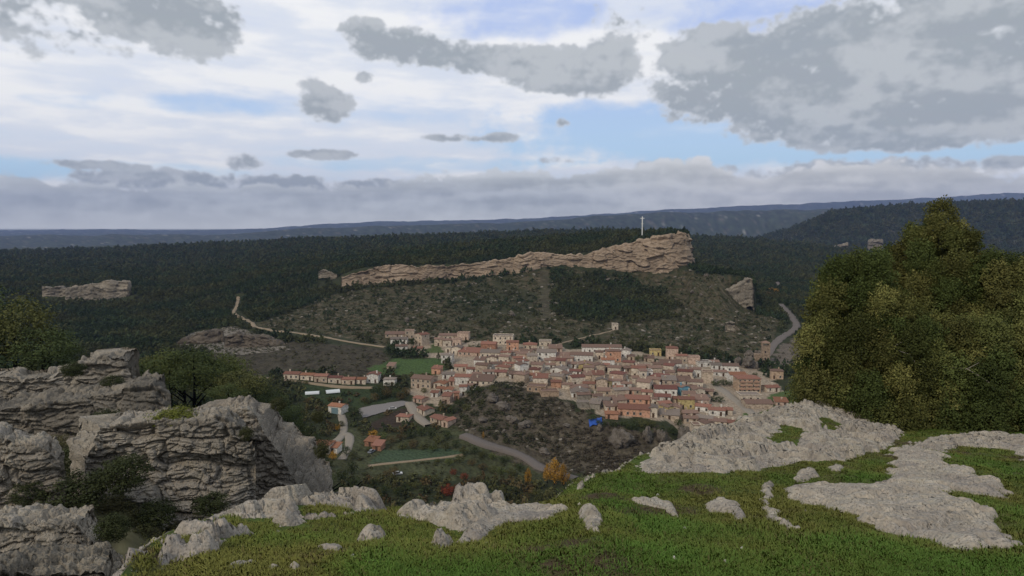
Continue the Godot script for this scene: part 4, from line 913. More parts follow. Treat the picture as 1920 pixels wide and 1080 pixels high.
func sky_at(az: float, el: float, clouds: Array, gaps: Array) -> Color:
	var ra := deg_to_rad(az)
	var re := deg_to_rad(el)
	var up := 1.0 / maxf(sin(re) + 0.14, 0.14)          # clouds lie on a ceiling: they crowd towards the horizon
	var px := sin(ra) * cos(re) * up
	var pz := cos(ra) * cos(re) * up
	var n1 := billow.get_noise_2d(px * 150.0, pz * 150.0)
	var n2 := billow.get_noise_3d(az * 20.0, el * 30.0, 7.0)
	var n3 := billow.get_noise_3d(az * 62.0, el * 84.0, 31.0)
	var wisp := billow.get_noise_3d(az * 6.0 + n1 * 16.0, el * 36.0, 55.0)
	# clear air, from pale turquoise low down to a soft blue
	var c := Color(0.55, 0.77, 0.97).lerp(Color(0.44, 0.57, 0.91), sm(3.0, 16.0, el))
	# high white veil
	var veil := 0.95 + 0.5 * wisp + 0.2 * n1
	for g in gaps:
		var d: float = 1.0 - pow((az - g[0]) / g[2], 2) - pow((el - g[1]) / g[3], 2)
		if d > -2.6: veil -= g[4] * 0.85 * sm(-0.8, 0.9, d + 1.1 * n2 + 0.9 * wisp)
	veil = sm(0.0, 0.95, veil)
	var white := Color(0.80, 0.845, 0.93).lerp(Color(0.97, 0.975, 0.99), sm(-0.25, 0.3, wisp + 0.5 * n1))
	c = c.lerp(white, veil)
	# loose grey cumulus
	var dense := -1.0
	for b in clouds:
		var dx: float = (az - b[0]) / b[2]
		if dx > 1.7 or dx < -1.7: continue
		var dy: float = (el - b[1]) / b[3]
		if dy > 1.9 or dy < -1.9: continue
		dense = maxf(dense, b[4] * (1.1 - dx * dx - dy * dy) + (b[4] - 1.0) * 0.3)
	if dense > -1.0:
		var k := minf(dense * 1.7, 1.5) + 0.95 * n2 + 0.8 * n3 + 0.2 * n1
		var cover := sm(-0.12, 0.5, k)
		var deep := sm(0.1, 0.85, k + 0.5 * n3)
		var grey := Color(0.68, 0.71, 0.75).lerp(Color(0.385, 0.425, 0.46), deep)
		grey = grey.lerp(Color(0.56, 0.59, 0.62), clampf(0.15 + 1.9 * n1 + 1.3 * n2 + 1.1 * n3 + 0.8 * wisp, 0.0, 1.0) * 0.9)
		c = c.lerp(grey, cover * 0.97)
	# low bank along the horizon, in several overlapping rolls
	var far := 0.0
	var crest := bank_top(az)
	for roll in 3:
		var top: float = crest * [1.0, 0.68, 0.40][roll] + (0.95 * n2 + 0.5 * n3 if roll == 0 else 0.9 * billow.get_noise_3d(az * 14.0, el * 12.0, 200.0 + 90.0 * roll))
		var bank := sm(-0.10, 0.28, top - el)
		if bank <= 0.0: continue
		var right := sm(0.0, 22.0, az)
		var streak := billow.get_noise_3d(az * 7.0 + 30.0 * n2, el * 60.0, 91.0 + 40.0 * roll)
		var tone := clampf(0.40 + 0.9 * streak + 0.7 * n2 + 0.4 * n3 + 0.55 * sm(0.9, 0.0, top - el), 0.0, 1.0)
		var g0 := Color(0.45, 0.48, 0.49).lerp(Color(0.53, 0.545, 0.545), right)
		var g1 := Color(0.69, 0.72, 0.73).lerp(Color(0.80, 0.80, 0.785), right)
		var grey := g0.lerp(g1, tone)
		grey = grey.lerp(Color(0.86, 0.86, 0.84), 0.6 * sm(2.2, 0.0, el))
		if roll == 0: grey = grey.lerp(Color(0.88, 0.88, 0.90), (0.25 + 0.6 * right) * sm(0.8, 0.0, top - el) * sm(-0.05, 0.35, n3 + 0.3 * n2))
		c = c.lerp(grey, bank * (0.96 if roll == 0 else 0.7))
	return c

func make_sky() -> ImageTexture:
	var clouds := CLOUDS.duplicate()
	var gaps := BLUE_GAPS.duplicate()
	rng.seed = 11
	for i in 420:
		var az := rng.randf_range(-180.0, 180.0)
		var el := rng.randf_range(4.0, 80.0)
		if absf(az) < 50.0 and el < 24.0: continue
		if el > 30.0 and i % 2: continue
		var w := rng.randf_range(4.0, 13.0) / cos(deg_to_rad(minf(el, 70.0)))
		clouds.append([az, el, w, w * rng.randf_range(0.25, 0.45), rng.randf_range(0.7, 1.0)])
		if i % 3 == 0: gaps.append([az + 9.0, el - 2.0, w, w * 0.3, 0.8])
	var coarse := Image.create(512, 256, false, Image.FORMAT_RGB8)
	for j in 130:
		for i in 512:
			var az := wrapf((i + 0.5) / 512.0 * 360.0, -180.0, 180.0)
			coarse.set_pixel(i, j, sky_at(az, 90.0 - (j + 0.5) / 256.0 * 180.0, clouds, gaps).linear_to_srgb())
	for j in range(130, 256):
		for i in 512: coarse.set_pixel(i, j, lin(0.10, 0.11, 0.10))
	var W := 4096
	var H := 2048
	coarse.resize(W, H, Image.INTERPOLATE_CUBIC)
	# the part towards the village in full detail
	var near := CLOUDS.duplicate()
	for c in clouds.slice(CLOUDS.size()):
		if absf(c[0]) < 62.0 and c[1] < 34.0: near.append(c)
	var x0 := int(-43.0 / 360.0 * W)
	var x1 := int(43.0 / 360.0 * W)
	var y0 := int((90.0 - 20.0) / 180.0 * H)
	var y1 := int((90.0 + 1.0) / 180.0 * H)
	for j in range(y0, y1):
		var el := 90.0 - (j + 0.5) / H * 180.0
		for i in range(x0, x1):
			var az := (i + 0.5) / W * 360.0
			coarse.set_pixel(posmod(i, W), j, sky_at(az, el, near, BLUE_GAPS).linear_to_srgb())
	return ImageTexture.create_from_image(coarse)

# ---------------------------------------------------------------- foliage meshes
# leaves gathered in clumps; a mesh of one unit height and width, standing on y = 0
func crown_mesh(seed_: int, clumps: int, leaves: int, size: float, shape: String) -> ArrayMesh:
	var r := RandomNumberGenerator.new()
	r.seed = seed_
	var v := PackedVector3Array(); var n := PackedVector3Array(); var c := PackedColorArray(); var idx := PackedInt32Array()
	for k in clumps:
		var q := Vector3(r.randfn(), r.randfn(), r.randfn()).normalized() * pow(r.randf(), 0.30)
		var cy := 0.5 + 0.5 * q.y
		var w := 0.5
		if shape == "cone": w = 0.5 * (1.0 - cy * 0.85) + 0.03
		elif shape == "pine": w = 0.5 * (1.0 - 0.55 * cy)
		elif shape == "poplar": w = 0.5 * sin(PI * clampf(cy * 0.9 + 0.08, 0, 1))
		var at := Vector3(q.x * w, 0.12 + cy * 0.86, q.z * w)
		if shape == "bush": at.y = maxf(0.02, cy * 0.95 - 0.02)
		var cr := r.randf_range(0.09, 0.19)
		if shape == "cone": cr *= 0.7 * (1.15 - cy * 0.6)
		var tone := r.randf_range(0.72, 1.28)
		for l in leaves:
			var d := Vector3(r.randfn(), r.randfn() * 0.8 + 0.25, r.randfn()).normalized()
			var p := at + d * cr * pow(r.randf(), 0.4)
			p.y = maxf(p.y, 0.0)
			var out := (d * 0.7 + (p - Vector3(0, 0.4, 0)) * 0.8 + Vector3(r.randfn(), r.randfn(), r.randfn()) * 0.55 + Vector3(0, 0.25, 0)).normalized()
			var side := out.cross(Vector3(r.randfn(), r.randfn(), r.randfn())).normalized()
			var tip := out.cross(side)
			var s := size * r.randf_range(0.6, 1.3)
			var i := v.size()
			v.append(p - tip * s); v.append(p + side * s * 0.62); v.append(p + tip * s); v.append(p - side * s * 0.62)
			var t := tone * r.randf_range(0.8, 1.2)
			for m in 4:
				n.append(out); c.append(Color(t, t, t * r.randf_range(0.85, 1.1)))
			idx.append_array(PackedInt32Array([i, i + 2, i + 1, i, i + 3, i + 2]))
	var a := []
	a.resize(Mesh.ARRAY_MAX)
	a[Mesh.ARRAY_VERTEX] = v; a[Mesh.ARRAY_NORMAL] = n; a[Mesh.ARRAY_COLOR] = c; a[Mesh.ARRAY_INDEX] = idx
	var m := ArrayMesh.new()
	m.add_surface_from_arrays(Mesh.PRIMITIVE_TRIANGLES, a)
	return m

func foliage(key: String, r: float, g: float, b: float) -> StandardMaterial3D:
	if mats.has(key): return mats[key]
	var m := StandardMaterial3D.new()
	m.albedo_color = lin(r, g, b)
	m.vertex_color_use_as_albedo = true
	m.roughness = 0.8
	m.metallic_specular = 0.2
	m.cull_mode = BaseMaterial3D.CULL_DISABLED
	m.backlight_enabled = true
	m.backlight = Color(0.25, 0.25, 0.2)
	mats[key] = m
	return m

# a tapered limb through points, each [position, radius]
func limb(st: SurfaceTool, pts: Array, sides := 7) -> void:
	for i in pts.size() - 1:
		var a: Vector3 = pts[i][0]
		var b: Vector3 = pts[i + 1][0]
		var d := (b - a).normalized()
		var x := d.cross(Vector3(0.31, 0.2, 0.93)).normalized()
		var y := d.cross(x)
		for k in sides:
			var t0 := TAU * k / sides
			var t1 := TAU * (k + 1) / sides
			var u0 := x * cos(t0) + y * sin(t0)
			var u1 := x * cos(t1) + y * sin(t1)
			var ra: float = pts[i][1]
			var rb: float = pts[i + 1][1]
			for q in [[a + u0 * ra, u0], [b + u0 * rb, u0], [b + u1 * rb, u1], [a + u0 * ra, u0], [b + u1 * rb, u1], [a + u1 * ra, u1]]:
				st.set_normal(q[1]); st.add_vertex(q[0])

func trunk_mesh(seed_: int) -> ArrayMesh:
	var r := RandomNumberGenerator.new()
	r.seed = seed_
	var st := SurfaceTool.new()
	st.begin(Mesh.PRIMITIVE_TRIANGLES)
	limb(st, [[Vector3(0, -0.2, 0), 0.035], [Vector3(0.01, 0.25, 0.01), 0.026], [Vector3(-0.01, 0.6, 0), 0.016], [Vector3(0, 0.9, 0), 0.004]], 6)
	for k in 6:
		var h := r.randf_range(0.25, 0.6)
		var a := r.randf() * TAU
		limb(st, [[Vector3(0, h, 0), 0.012], [Vector3(cos(a) * 0.18, h + 0.14, sin(a) * 0.18), 0.008], [Vector3(cos(a) * 0.34, h + 0.2, sin(a) * 0.34), 0.003]], 5)
	return st.commit()

# ---------------------------------------------------------------- layered rock
# path: x, z, top, bottom, depth for each point; beds of the given thickness, broken into blocks
func crag_mesh(path: Array, bed: float, n_along: int, n_up: int, seed_: int, dip := 0.1, rough := 1.0, open := 1.0, tint := Color(1, 1, 1)) -> ArrayMesh:
	var pts := []
	var run := [0.0]
	for i in range(0, path.size(), 5):
		pts.append([path[i], path[i + 1], path[i + 2], path[i + 3], path[i + 4]])
		if i: run.append(run[-1] + Vector2(pts[-1][0] - pts[-2][0], pts[-1][1] - pts[-2][1]).length() + 0.35 * absf(pts[-1][2] - pts[-2][2]))
	var total: float = run[-1]
	var pos := PackedVector3Array()
	var col := PackedColorArray()
	pos.resize((n_along + 1) * (n_up + 1)); col.resize(pos.size())
	var nu := n_along + 1
	var seg := 0
	for i in nu:
		var a := total * i / n_along
		while seg < pts.size() - 2 and a > run[seg + 1]: seg += 1
		var f: float = (a - run[seg]) / (run[seg + 1] - run[seg])
		var p: Array = pts[seg]
		var q: Array = pts[seg + 1]
		var x := lerpf(p[0], q[0], f)
		var z := lerpf(p[1], q[1], f)
		var top := lerpf(p[2], q[2], f)
		var bot := lerpf(p[3], q[3], f)
		var dep := lerpf(p[4], q[4], f)
		# the top line steps with the blocks instead of running straight
		top += bed * 0.55 * fine.get_noise_1d(a / bed * 30.0 + seed_ * 91.0)
		var rim := minf(a, total - a)
		dep *= sqrt(clampf(rim / (dep * 0.8), 0.004, 1.0))     # rounded in plan where it ends
		var dir := Vector2(q[0] - p[0], q[1] - p[1]).normalized()
		var out := Vector3(dir.y, 0, dir.x)              # towards the viewer, in world axes (z reversed)
		if out.z < 0.0 and absf(out.x) < 0.9: out = -out
		var ends := sm(0.0, 0.05, float(i) / n_along) * sm(0.0, 0.05, 1.0 - float(i) / n_along)
		for j in n_up + 1:
			var t := float(j) / n_up
			var y: float
			var off: float
			var nrm: Vector3
			if t < 0.66:
				var k := t / 0.66
				y = lerpf(bot, top, k)
				off = (top - bot) * 0.16 * (1.0 - k) * clampf(rim / 2.0, 0.0, 1.0)
				nrm = out
				if k > 0.93: nrm = (out + Vector3.UP * (k - 0.93) / 0.07).normalized()
			elif t < 0.86:
				var k := (t - 0.66) / 0.2
				y = top + dep * 0.03 * k
				off = -dep * k
				nrm = Vector3.UP
			else:
				var k := (t - 0.86) / 0.14
				y = lerpf(top + dep * 0.03, bot, k)
				off = -dep - (top - bot) * 0.1 * k * clampf(rim / 3.0, 0.0, 1.0)
				nrm = -out
			var w := Vector3(x, y, -z) + out * off
			# irregular blocks: warped cells, flatter than wide, in two sizes; beds part them into courses of uneven height
			var q1 := noise.get_noise_3d(w.x / bed * 11.0, w.y / bed * 16.0, w.z / bed * 11.0 + seed_)
			var q2 := noise.get_noise_3d(w.x / bed * 29.0 + 77.0, w.y / bed * 40.0, w.z / bed * 29.0 + seed_)
			var by := w.y + dip * a + bed * (0.75 * q1 + 0.25 * q2)
			var bx := w.x + bed * (0.8 * q2 + 0.5 * q1)
			var bz := w.z + bed * (0.8 * q1 - 0.4 * q2)
			var c1 := Vector3(bx * 0.30, by * 0.85, bz * 0.30) * (100.0 / bed) + Vector3(seed_ * 31.0, 0, 0)
			var c2 := Vector3(bx * 0.95, by * 2.6, bz * 0.95) * (100.0 / bed) + Vector3(0, seed_ * 31.0, 0)
			var step := blocks.get_noise_3dv(c1) * 0.95 + blocks.get_noise_3dv(c2) * 0.33
			var gap := sm(0.16, 0.0, 1.0 + cells.get_noise_3dv(c1)) * (0.35 + 0.65 * hash1(floori(by / bed), seed_)) * 1.1 + sm(0.16, 0.0, 1.0 + cells.get_noise_3dv(c2)) * 0.38
			var bh := by / bed * 0.6
			var bf := bh - floorf(bh)
			gap += maxf(sm(0.06, 0.0, bf), sm(0.05, 0.0, 1.0 - bf)) * (0.2 + 0.8 * hash1(floori(bh), seed_ + 31)) * 0.8
			step += (hash1(floori(bh), seed_ + 3) - 0.5) * 0.7
			var rr := fine.get_noise_3d(w.x / bed * 75.0, w.y / bed * 110.0, w.z / bed * 75.0)
			var pit := sm(0.22, 0.42, fine.get_noise_3d(w.x / bed * 150.0 + 50.0, w.y / bed * 260.0, w.z / bed * 150.0))
			var face := 1.0 if t < 0.66 else 0.55
			var move := bed * (step * 0.46 * face - gap * 0.42 * open + rr * 0.20 * rough - pit * 0.16 * rough) + bed * (0.9 if t < 0.6 else 0.3) * noise.get_noise_3d(w.x / bed * 3.0, w.y / bed * 2.0, w.z / bed * 3.0)
			w += nrm * move * (0.3 + 0.7 * ends)
			pos[j * nu + i] = w
			var lich := noise.get_noise_3d(w.x / bed * 16.0 + 11.0, w.y / bed * 10.0, w.z / bed * 16.0)
			var stain := sm(0.15, 0.5, fine.get_noise_3d(w.x / bed * 26.0, w.y / bed * 7.0, w.z / bed * 26.0 + 200.0))
			var tone := 0.94 + 0.30 * lich + 0.22 * rr
			var cc := Color(tone, tone * (0.985 - 0.02 * lich), tone * (0.95 - 0.05 * lich))
			cc = cc.lerp(Color(0.52, 0.53, 0.53), stain * 0.6)
			col[j * nu + i] = Color(cc.r * tint.r, cc.g * tint.g, cc.b * tint.b)
	return sheet(nu, n_up + 1, pos, col)

func boulder_mesh(seed_: int) -> ArrayMesh:
	var nu := 41
	var nv := 25
	var pos := PackedVector3Array()
	var col := PackedColorArray()
	for j in nv:
		for i in nu:
			var th := TAU * i / (nu - 1)
			var ph := PI * j / (nv - 1)
			var d := Vector3(cos(th) * sin(ph), cos(ph), sin(th) * sin(ph))
			var r := 0.5 * (1.0 + 0.5 * noise.get_noise_3dv(d * 55.0 + Vector3(seed_ * 40.0, 0, 0)) + 0.3 * fine.get_noise_3dv(d * 160.0 + Vector3(seed_ * 70.0, 9, 0)))
			var bd := d * 130.0 + Vector3(seed_ * 50.0, 0, 0) + Vector3(1, 1, 1) * 30.0 * fine.get_noise_3dv(d * 100.0)
			r += 0.09 * blocks.get_noise_3dv(bd) - 0.07 * sm(0.18, 0.0, 1.0 + cells.get_noise_3dv(bd))
			var w := d * r
			w.y = w.y * 1.1 + 0.42
			pos.append(w)
			var t := 0.9 + 0.4 * fine.get_noise_3dv(d * 120.0 + Vector3(0, seed_ * 30.0, 0))
			col.append(Color(t, t, t))
	return sheet(nu, nv, pos, col, PackedByteArray(), false)

# ---------------------------------------------------------------- ground
func land_color(x: float, z: float) -> Color:
	var jx := x + 3.0 * noise.get_noise_2d(x * 9.0, z * 9.0)
	var jz := z + 5.0 * noise.get_noise_2d(x * 9.0 + 300.0, z * 9.0)
	var n := fine.get_noise_2d(x * 14.0, z * 9.0)
	var n2 := fine.get_noise_2d(x * 55.0, z * 40.0)
	var c := Color(0.040, 0.046, 0.024) * (1.0 + 0.5 * n)
	if z > 2400.0:
		var f := fine.get_noise_2d(x * 0.9, z * 0.45)
		c = Color(0.040, 0.052, 0.030) * (1.0 + 1.1 * fine.get_noise_2d(x * 1.6, z * 0.9)) 
		c = c.lerp(Color(0.17, 0.15, 0.12), 0.6 * sm(0.28, 0.55, f))
		if z > 3800.0:
			c = c.lerp(Color(0.34, 0.32, 0.29), 0.8 * sm(0.52, 0.6, fine.get_noise_2d(x * 1.4 + 70.0, z * 0.5)))
		return c
	if z > 1200.0: 
		c = c.lerp(Color(0.13, 0.115, 0.075), sm(0.22, 0.5, fine.get_noise_2d(x * 2.6, z * 1.8)))
		return c
	if z < 95.0:
		return Color(0.10, 0.095, 0.055) * (1.0 + 0.8 * n2 + 0.4 * n)
	if in_region("scrub", jx, jz):
		c = Color(0.088, 0.074, 0.046).lerp(Color(0.048, 0.052, 0.026), sm(-0.3, 0.2, n + 0.5 * n2))
		c = c.lerp(Color(0.16, 0.13, 0.095), sm(0.22, 0.45, fine.get_noise_2d(x * 8.0, z * 30.0 + 400.0)) * 0.7)
		if in_thicket("thicket", x, z) or in_thicket("thicket2", x, z): c = c.lerp(Color(0.045, 0.05, 0.026), 0.8)
	if in_region("dark_slope", jx, jz): c = Color(0.060, 0.053, 0.038) * (1.0 + 0.6 * n2 + 0.6 * n)
	if in_region("strip_a", jx, jz): c = Color(0.040, 0.056, 0.028) * (1.0 + 0.5 * n2)
	if in_region("valley", jx, jz): c = Color(0.062, 0.068, 0.036) * (1.0 + 0.6 * n2 + 0.5 * n)
	if in_region("rocky_hill", jx, jz): c = Color(0.088, 0.075, 0.056) * (1.0 + 0.7 * n2 + 0.5 * n)
	if in_region("rock_left", jx, jz): c = Color(0.20, 0.18, 0.155) * (1.0 + 0.6 * n2)
	if in_region("village", jx, jz): c = Color(0.34, 0.28, 0.22) * (1.0 + 0.35 * n2)
	if in_region("bare_right", jx, jz): c = Color(0.135, 0.115, 0.095) * (1.0 + 0.5 * n2)
	if in_region("firebreak", jx, jz): c = Color(0.075, 0.068, 0.044) * (1.0 + 0.7 * n2)
	var kx := lerpf(x, jx, 0.3)
	var kz := lerpf(z, jz, 0.3)
	if in_region("green_field", kx, kz): c = Color(0.068, 0.108, 0.040) * (1.0 + 0.3 * n2)
	if in_region("terrace_lawn", kx, kz): c = Color(0.085, 0.110, 0.045) * (1.0 + 0.3 * n2)
	if in_region("low_meadow", kx, kz): c = Color(0.060, 0.088, 0.052) * (1.0 + 0.25 * n2)
	if in_region("plough", kx, kz): c = Color(0.050, 0.038, 0.030) * (1.0 + 0.3 * n2)
	if in_region("lawn_a", kx, kz) or in_region("lawn_b", kx, kz): c = Color(0.080, 0.118, 0.042) * (1.0 + 0.3 * n2)
	return c

func make_land() -> void:
	var sub := [14, 14, 12, 30, 46, 40, 44, 50, 60, 4, 26, 18, 26, 12, 24, 8, 20, 6, 20]
	var cols := 620
	var rings := 0
	for k in sub: rings += k
	var nu := cols + 1
	var nv := rings + 1
	var pos := PackedVector3Array()
	var col := PackedColorArray()
	pos.resize(nu * nv); col.resize(nu * nv)
	for i in nu:
		var s := lerpf(s_lo + 0.02, s_hi - 0.02, float(i) / cols)
		var f := clampf((s - s_lo) / (s_hi - s_lo), 0.0, 0.9999) * NS
		var c := int(f)
		f -= c
		var za: PackedFloat32Array = land_z[c]
		var zb: PackedFloat32Array = land_z[c + 1]
		var ya: PackedFloat32Array = land_y[c]
		var yb: PackedFloat32Array = land_y[c + 1]
		var zz := PackedFloat32Array(); var yy := PackedFloat32Array()
		for k in za.size():
			zz.append(lerpf(za[k], zb[k], f)); yy.append(lerpf(ya[k], yb[k], f))
		var mm := slopes(zz, yy)
		var j := 0
		for k in sub.size():
			for q in sub[k] + (1 if k == sub.size() - 1 else 0):
				var z := lerpf(zz[k], zz[k + 1], float(q) / sub[k])
				var x := s * z
				pos[j * nu + i] = Vector3(x, hermite(z, zz, yy, mm) + land_rough(x, z), -z)
				col[j * nu + i] = land_color(x, z)
				j += 1
	var grain := noise_texture("soil", 0.012, 5, Color(0.62, 0.62, 0.60), Color(0.86, 0.86, 0.85), Color(1, 1, 1))
	var m := surface("land", Color(1.12, 1.12, 1.12), grain, 0.09, grain, 14.0, 1.0, true)
	var o := put("terrain", sheet(nu, nv, pos, col, PackedByteArray(), false), m)
	tag(o, "wooded hills and valley floor around the village", "terrain", "", "structure")

func ribbon(pts: PackedVector2Array, width: float, lift: float) -> ArrayMesh:
	var curve := Curve2D.new()
	for i in pts.size():
		var t := (pts[mini(i + 1, pts.size() - 1)] - pts[maxi(i - 1, 0)]) * 0.18
		curve.add_point(pts[i], -t, t)
	var n := maxi(8, int(curve.get_baked_length() / 2.5))
	var pos := PackedVector3Array()
	for i in n + 1:
		var at := curve.get_baked_length() * i / n
		var p := curve.sample_baked(at)
		var d := (curve.sample_baked(at + 0.5) - curve.sample_baked(at - 0.5)).normalized()
		var side := Vector2(-d.y, d.x)
		var w := width * (0.5 + 0.09 * noise.get_noise_1d(at * 12.0))
		var top := maxf(land(p.x, p.y), maxf(land(p.x + side.x * w, p.y + side.y * w), land(p.x - side.x * w, p.y - side.y * w))) + lift
		for k in [-1.15, -1.0, -0.4, 0.4, 1.0, 1.15]:
			var q: Vector2 = p + side * w * k
			pos.append(Vector3(q.x, top - (1.6 if absf(k) > 1.1 else 0.0), -q.y))
		mark(p.x, p.y, width * 0.5 + 1.0)
		if p.y > 430.0:      # the cutting below the road is kept clear
			for k in [3.0, 6.0, 9.0, 12.0, 16.0]: mark(p.x * (1.0 - k / p.y), p.y - k, width * 0.5)
	return sheet(6, n + 1, pos, PackedColorArray(), PackedByteArray(), true)

func make_roads() -> void:
	var grain := noise_texture("gravel", 0.02, 5, Color(0.7, 0.7, 0.7), Color(0.9, 0.9, 0.9), Color(1, 1, 1))
	var kinds := [surface("sand_road", lin(0.36, 0.285, 0.20), grain, 0.3), surface("concrete_road", lin(0.36, 0.32, 0.27), grain, 0.3), surface("asphalt_road", lin(0.20, 0.175, 0.16), grain, 0.3)]
	for r in ROADS:
		var o := put(r[0], ribbon(to_poly(r[4]), r[2], 0.12), kinds[r[3]])
		tag(o, r[1], "road", "", "structure")
	# paved yard beside the hall
	var poly := to_poly([0, 0])
	poly = regions["yard"][0]
	var b: Rect2 = regions["yard"][1].grow(2.0)
	var nu := 40
	var nv := 40
	var pos := PackedVector3Array()
	var keep := PackedByteArray()
	for j in nv:
		for i in nu:
			var p := b.position + b.size * Vector2(float(i) / (nu - 1), float(j) / (nv - 1))
			pos.append(Vector3(p.x, land_raw(p.x, p.y) + 0.5, -p.y))
			keep.append(1 if inside(poly, p) else 0)
			if keep[-1]: mark(p.x, p.y, 2.0)
	tag(put("paved_yard", sheet(nu, nv, pos, PackedColorArray(), keep), surface("paving", lin(0.27, 0.255, 0.255), grain, 0.3)), "grey paved yard between the hall and the ploughed field", "yard", "", "structure")

# ---------------------------------------------------------------- houses
const WALLS := [[0.80, 0.775, 0.73], [0.72, 0.63, 0.52], [0.58, 0.475, 0.375], [0.60, 0.455, 0.37], [0.62, 0.36, 0.25], [0.62, 0.51, 0.25], [0.54, 0.40, 0.29], [0.42, 0.23, 0.16], [0.34, 0.31, 0.265], [0.22, 0.46, 0.60]]
const ROOFS := [[0.31, 0.205, 0.16], [0.37, 0.185, 0.135], [0.42, 0.205, 0.125], [0.32, 0.265, 0.225], [0.27, 0.125, 0.10]]
var window_mesh: ArrayMesh
var pane_mesh: ArrayMesh
var door_mesh: ArrayMesh

func box(st: SurfaceTool, lo: Vector3, hi: Vector3) -> void:
	var p := [Vector3(lo.x, lo.y, lo.z), Vector3(hi.x, lo.y, lo.z), Vector3(hi.x, hi.y, lo.z), Vector3(lo.x, hi.y, lo.z), Vector3(lo.x, lo.y, hi.z), Vector3(hi.x, lo.y, hi.z), Vector3(hi.x, hi.y, hi.z), Vector3(lo.x, hi.y, hi.z)]
	for f in [[4, 7, 6, 5], [1, 2, 3, 0], [5, 6, 2, 1], [0, 3, 7, 4], [7, 3, 2, 6], [0, 4, 5, 1]]: quad(st, p[f[0]], p[f[1]], p[f[2]], p[f[3]])

func quad(st: SurfaceTool, a: Vector3, b: Vector3, c: Vector3, d: Vector3) -> void:
	for v in [a, b, c, a, c, d]: st.add_vertex(v)

func tri(st: SurfaceTool, a: Vector3, b: Vector3, c: Vector3) -> void:
	for v in [a, b, c]: st.add_vertex(v)

func start() -> SurfaceTool:
	var st := SurfaceTool.new()
	st.begin(Mesh.PRIMITIVE_TRIANGLES)
	st.set_smooth_group(-1)
	return st

func done(st: SurfaceTool) -> ArrayMesh:
	st.generate_normals()
	return st.commit()

# a roof slope with thickness; corners run round the top face
func slope(st: SurfaceTool, a: Vector3, b: Vector3, c: Vector3, d: Vector3, t := 0.2) -> void:
	var dn := Vector3.DOWN * t
	quad(st, a, b, c, d)
	quad(st, d + dn, c + dn, b + dn, a + dn)
	quad(st, a, a + dn, b + dn, b); quad(st, b, b + dn, c + dn, c); quad(st, c, c + dn, d + dn, d); quad(st, d, d + dn, a + dn, a)

func box_mesh(lo: Vector3, hi: Vector3) -> ArrayMesh:
	var st := start()
	box(st, lo, hi)
	return done(st)

func make_openings() -> void:
	var st := start()
	box(st, Vector3(-0.58, -0.72, -0.1), Vector3(-0.46, 0.72, 0.07)); box(st, Vector3(0.46, -0.72, -0.1), Vector3(0.58, 0.72, 0.07))
	box(st, Vector3(-0.46, 0.6, -0.1), Vector3(0.46, 0.72, 0.07)); box(st, Vector3(-0.66, -0.78, -0.1), Vector3(0.66, -0.66, 0.14)); box(st, Vector3(-0.03, -0.66, -0.1), Vector3(0.03, 0.6, 0.04))
	window_mesh = done(st)
	pane_mesh = box_mesh(Vector3(-0.46, -0.66, -0.1), Vector3(0.46, 0.6, 0.02))
	st = start()
	box(st, Vector3(-0.55, 0.0, -0.1), Vector3(0.55, 2.1, 0.05)); box(st, Vector3(-0.7, 2.1, -0.1), Vector3(0.7, 2.25, 0.09))
	door_mesh = done(st)

func roof_part(h: float, w: float, d: float, kind: String, pitch: float) -> ArrayMesh:
	var st := start()
	var o := 0.38
	var x := w / 2.0 + o
	var z := d / 2.0 + o
	match kind:
		"g":
			var r := (d / 2.0) * pitch
			var e := h - o * pitch + 0.12
			var top := h + r + 0.12
			slope(st, Vector3(-x, e, z), Vector3(-x, top, 0), Vector3(x, top, 0), Vector3(x, e, z))
			slope(st, Vector3(x, e, -z), Vector3(x, top - 0.004, -0.004), Vector3(-x, top - 0.004, -0.004), Vector3(-x, e, -z))
		"e":
			var r := (w / 2.0) * pitch
			var e := h - o * pitch + 0.12
			var top := h + r + 0.12
			slope(st, Vector3(-x, e, -z), Vector3(0, top, -z), Vector3(0, top, z), Vector3(-x, e, z))
			slope(st, Vector3(x, e, z), Vector3(0.004, top - 0.004, z), Vector3(0.004, top - 0.004, -z), Vector3(x, e, -z))
		"h":
			var r := minf(w, d) / 2.0 * pitch
			var e := h - o * pitch + 0.15
			var top := h + r + 0.15
			var rx := maxf(w / 2.0 - d / 2.0, 0.3)
			var rz := maxf(d / 2.0 - w / 2.0, 0.0)
			var a := Vector3(-rx, top, rz); var b := Vector3(rx, top, rz); var c := Vector3(rx, top, -rz); var g := Vector3(-rx, top, -rz)
			quad(st, Vector3(-x, e, z), a, b, Vector3(x, e, z)); quad(st, Vector3(x, e, -z), c, g, Vector3(-x, e, -z))
			quad(st, Vector3(-x, e, -z), g, a, Vector3(-x, e, z)); quad(st, Vector3(x, e, z), b, c, Vector3(x, e, -z))
			if rz > 0.0: quad(st, g, c, b, a)
			box(st, Vector3(-x, e - 0.22, -z), Vector3(x, e - 0.004, z))
		"s":
			var e := h + 0.12
			slope(st, Vector3(-x, e, z), Vector3(-x, e + 2.0 * z * pitch * 0.7, -z), Vector3(x, e + 2.0 * z * pitch * 0.7, -z), Vector3(x, e, z))
		"f":
			box(st, Vector3(-x + 0.25, h, -z + 0.25), Vector3(x - 0.25, h + 0.22, z - 0.25))
	return done(st)

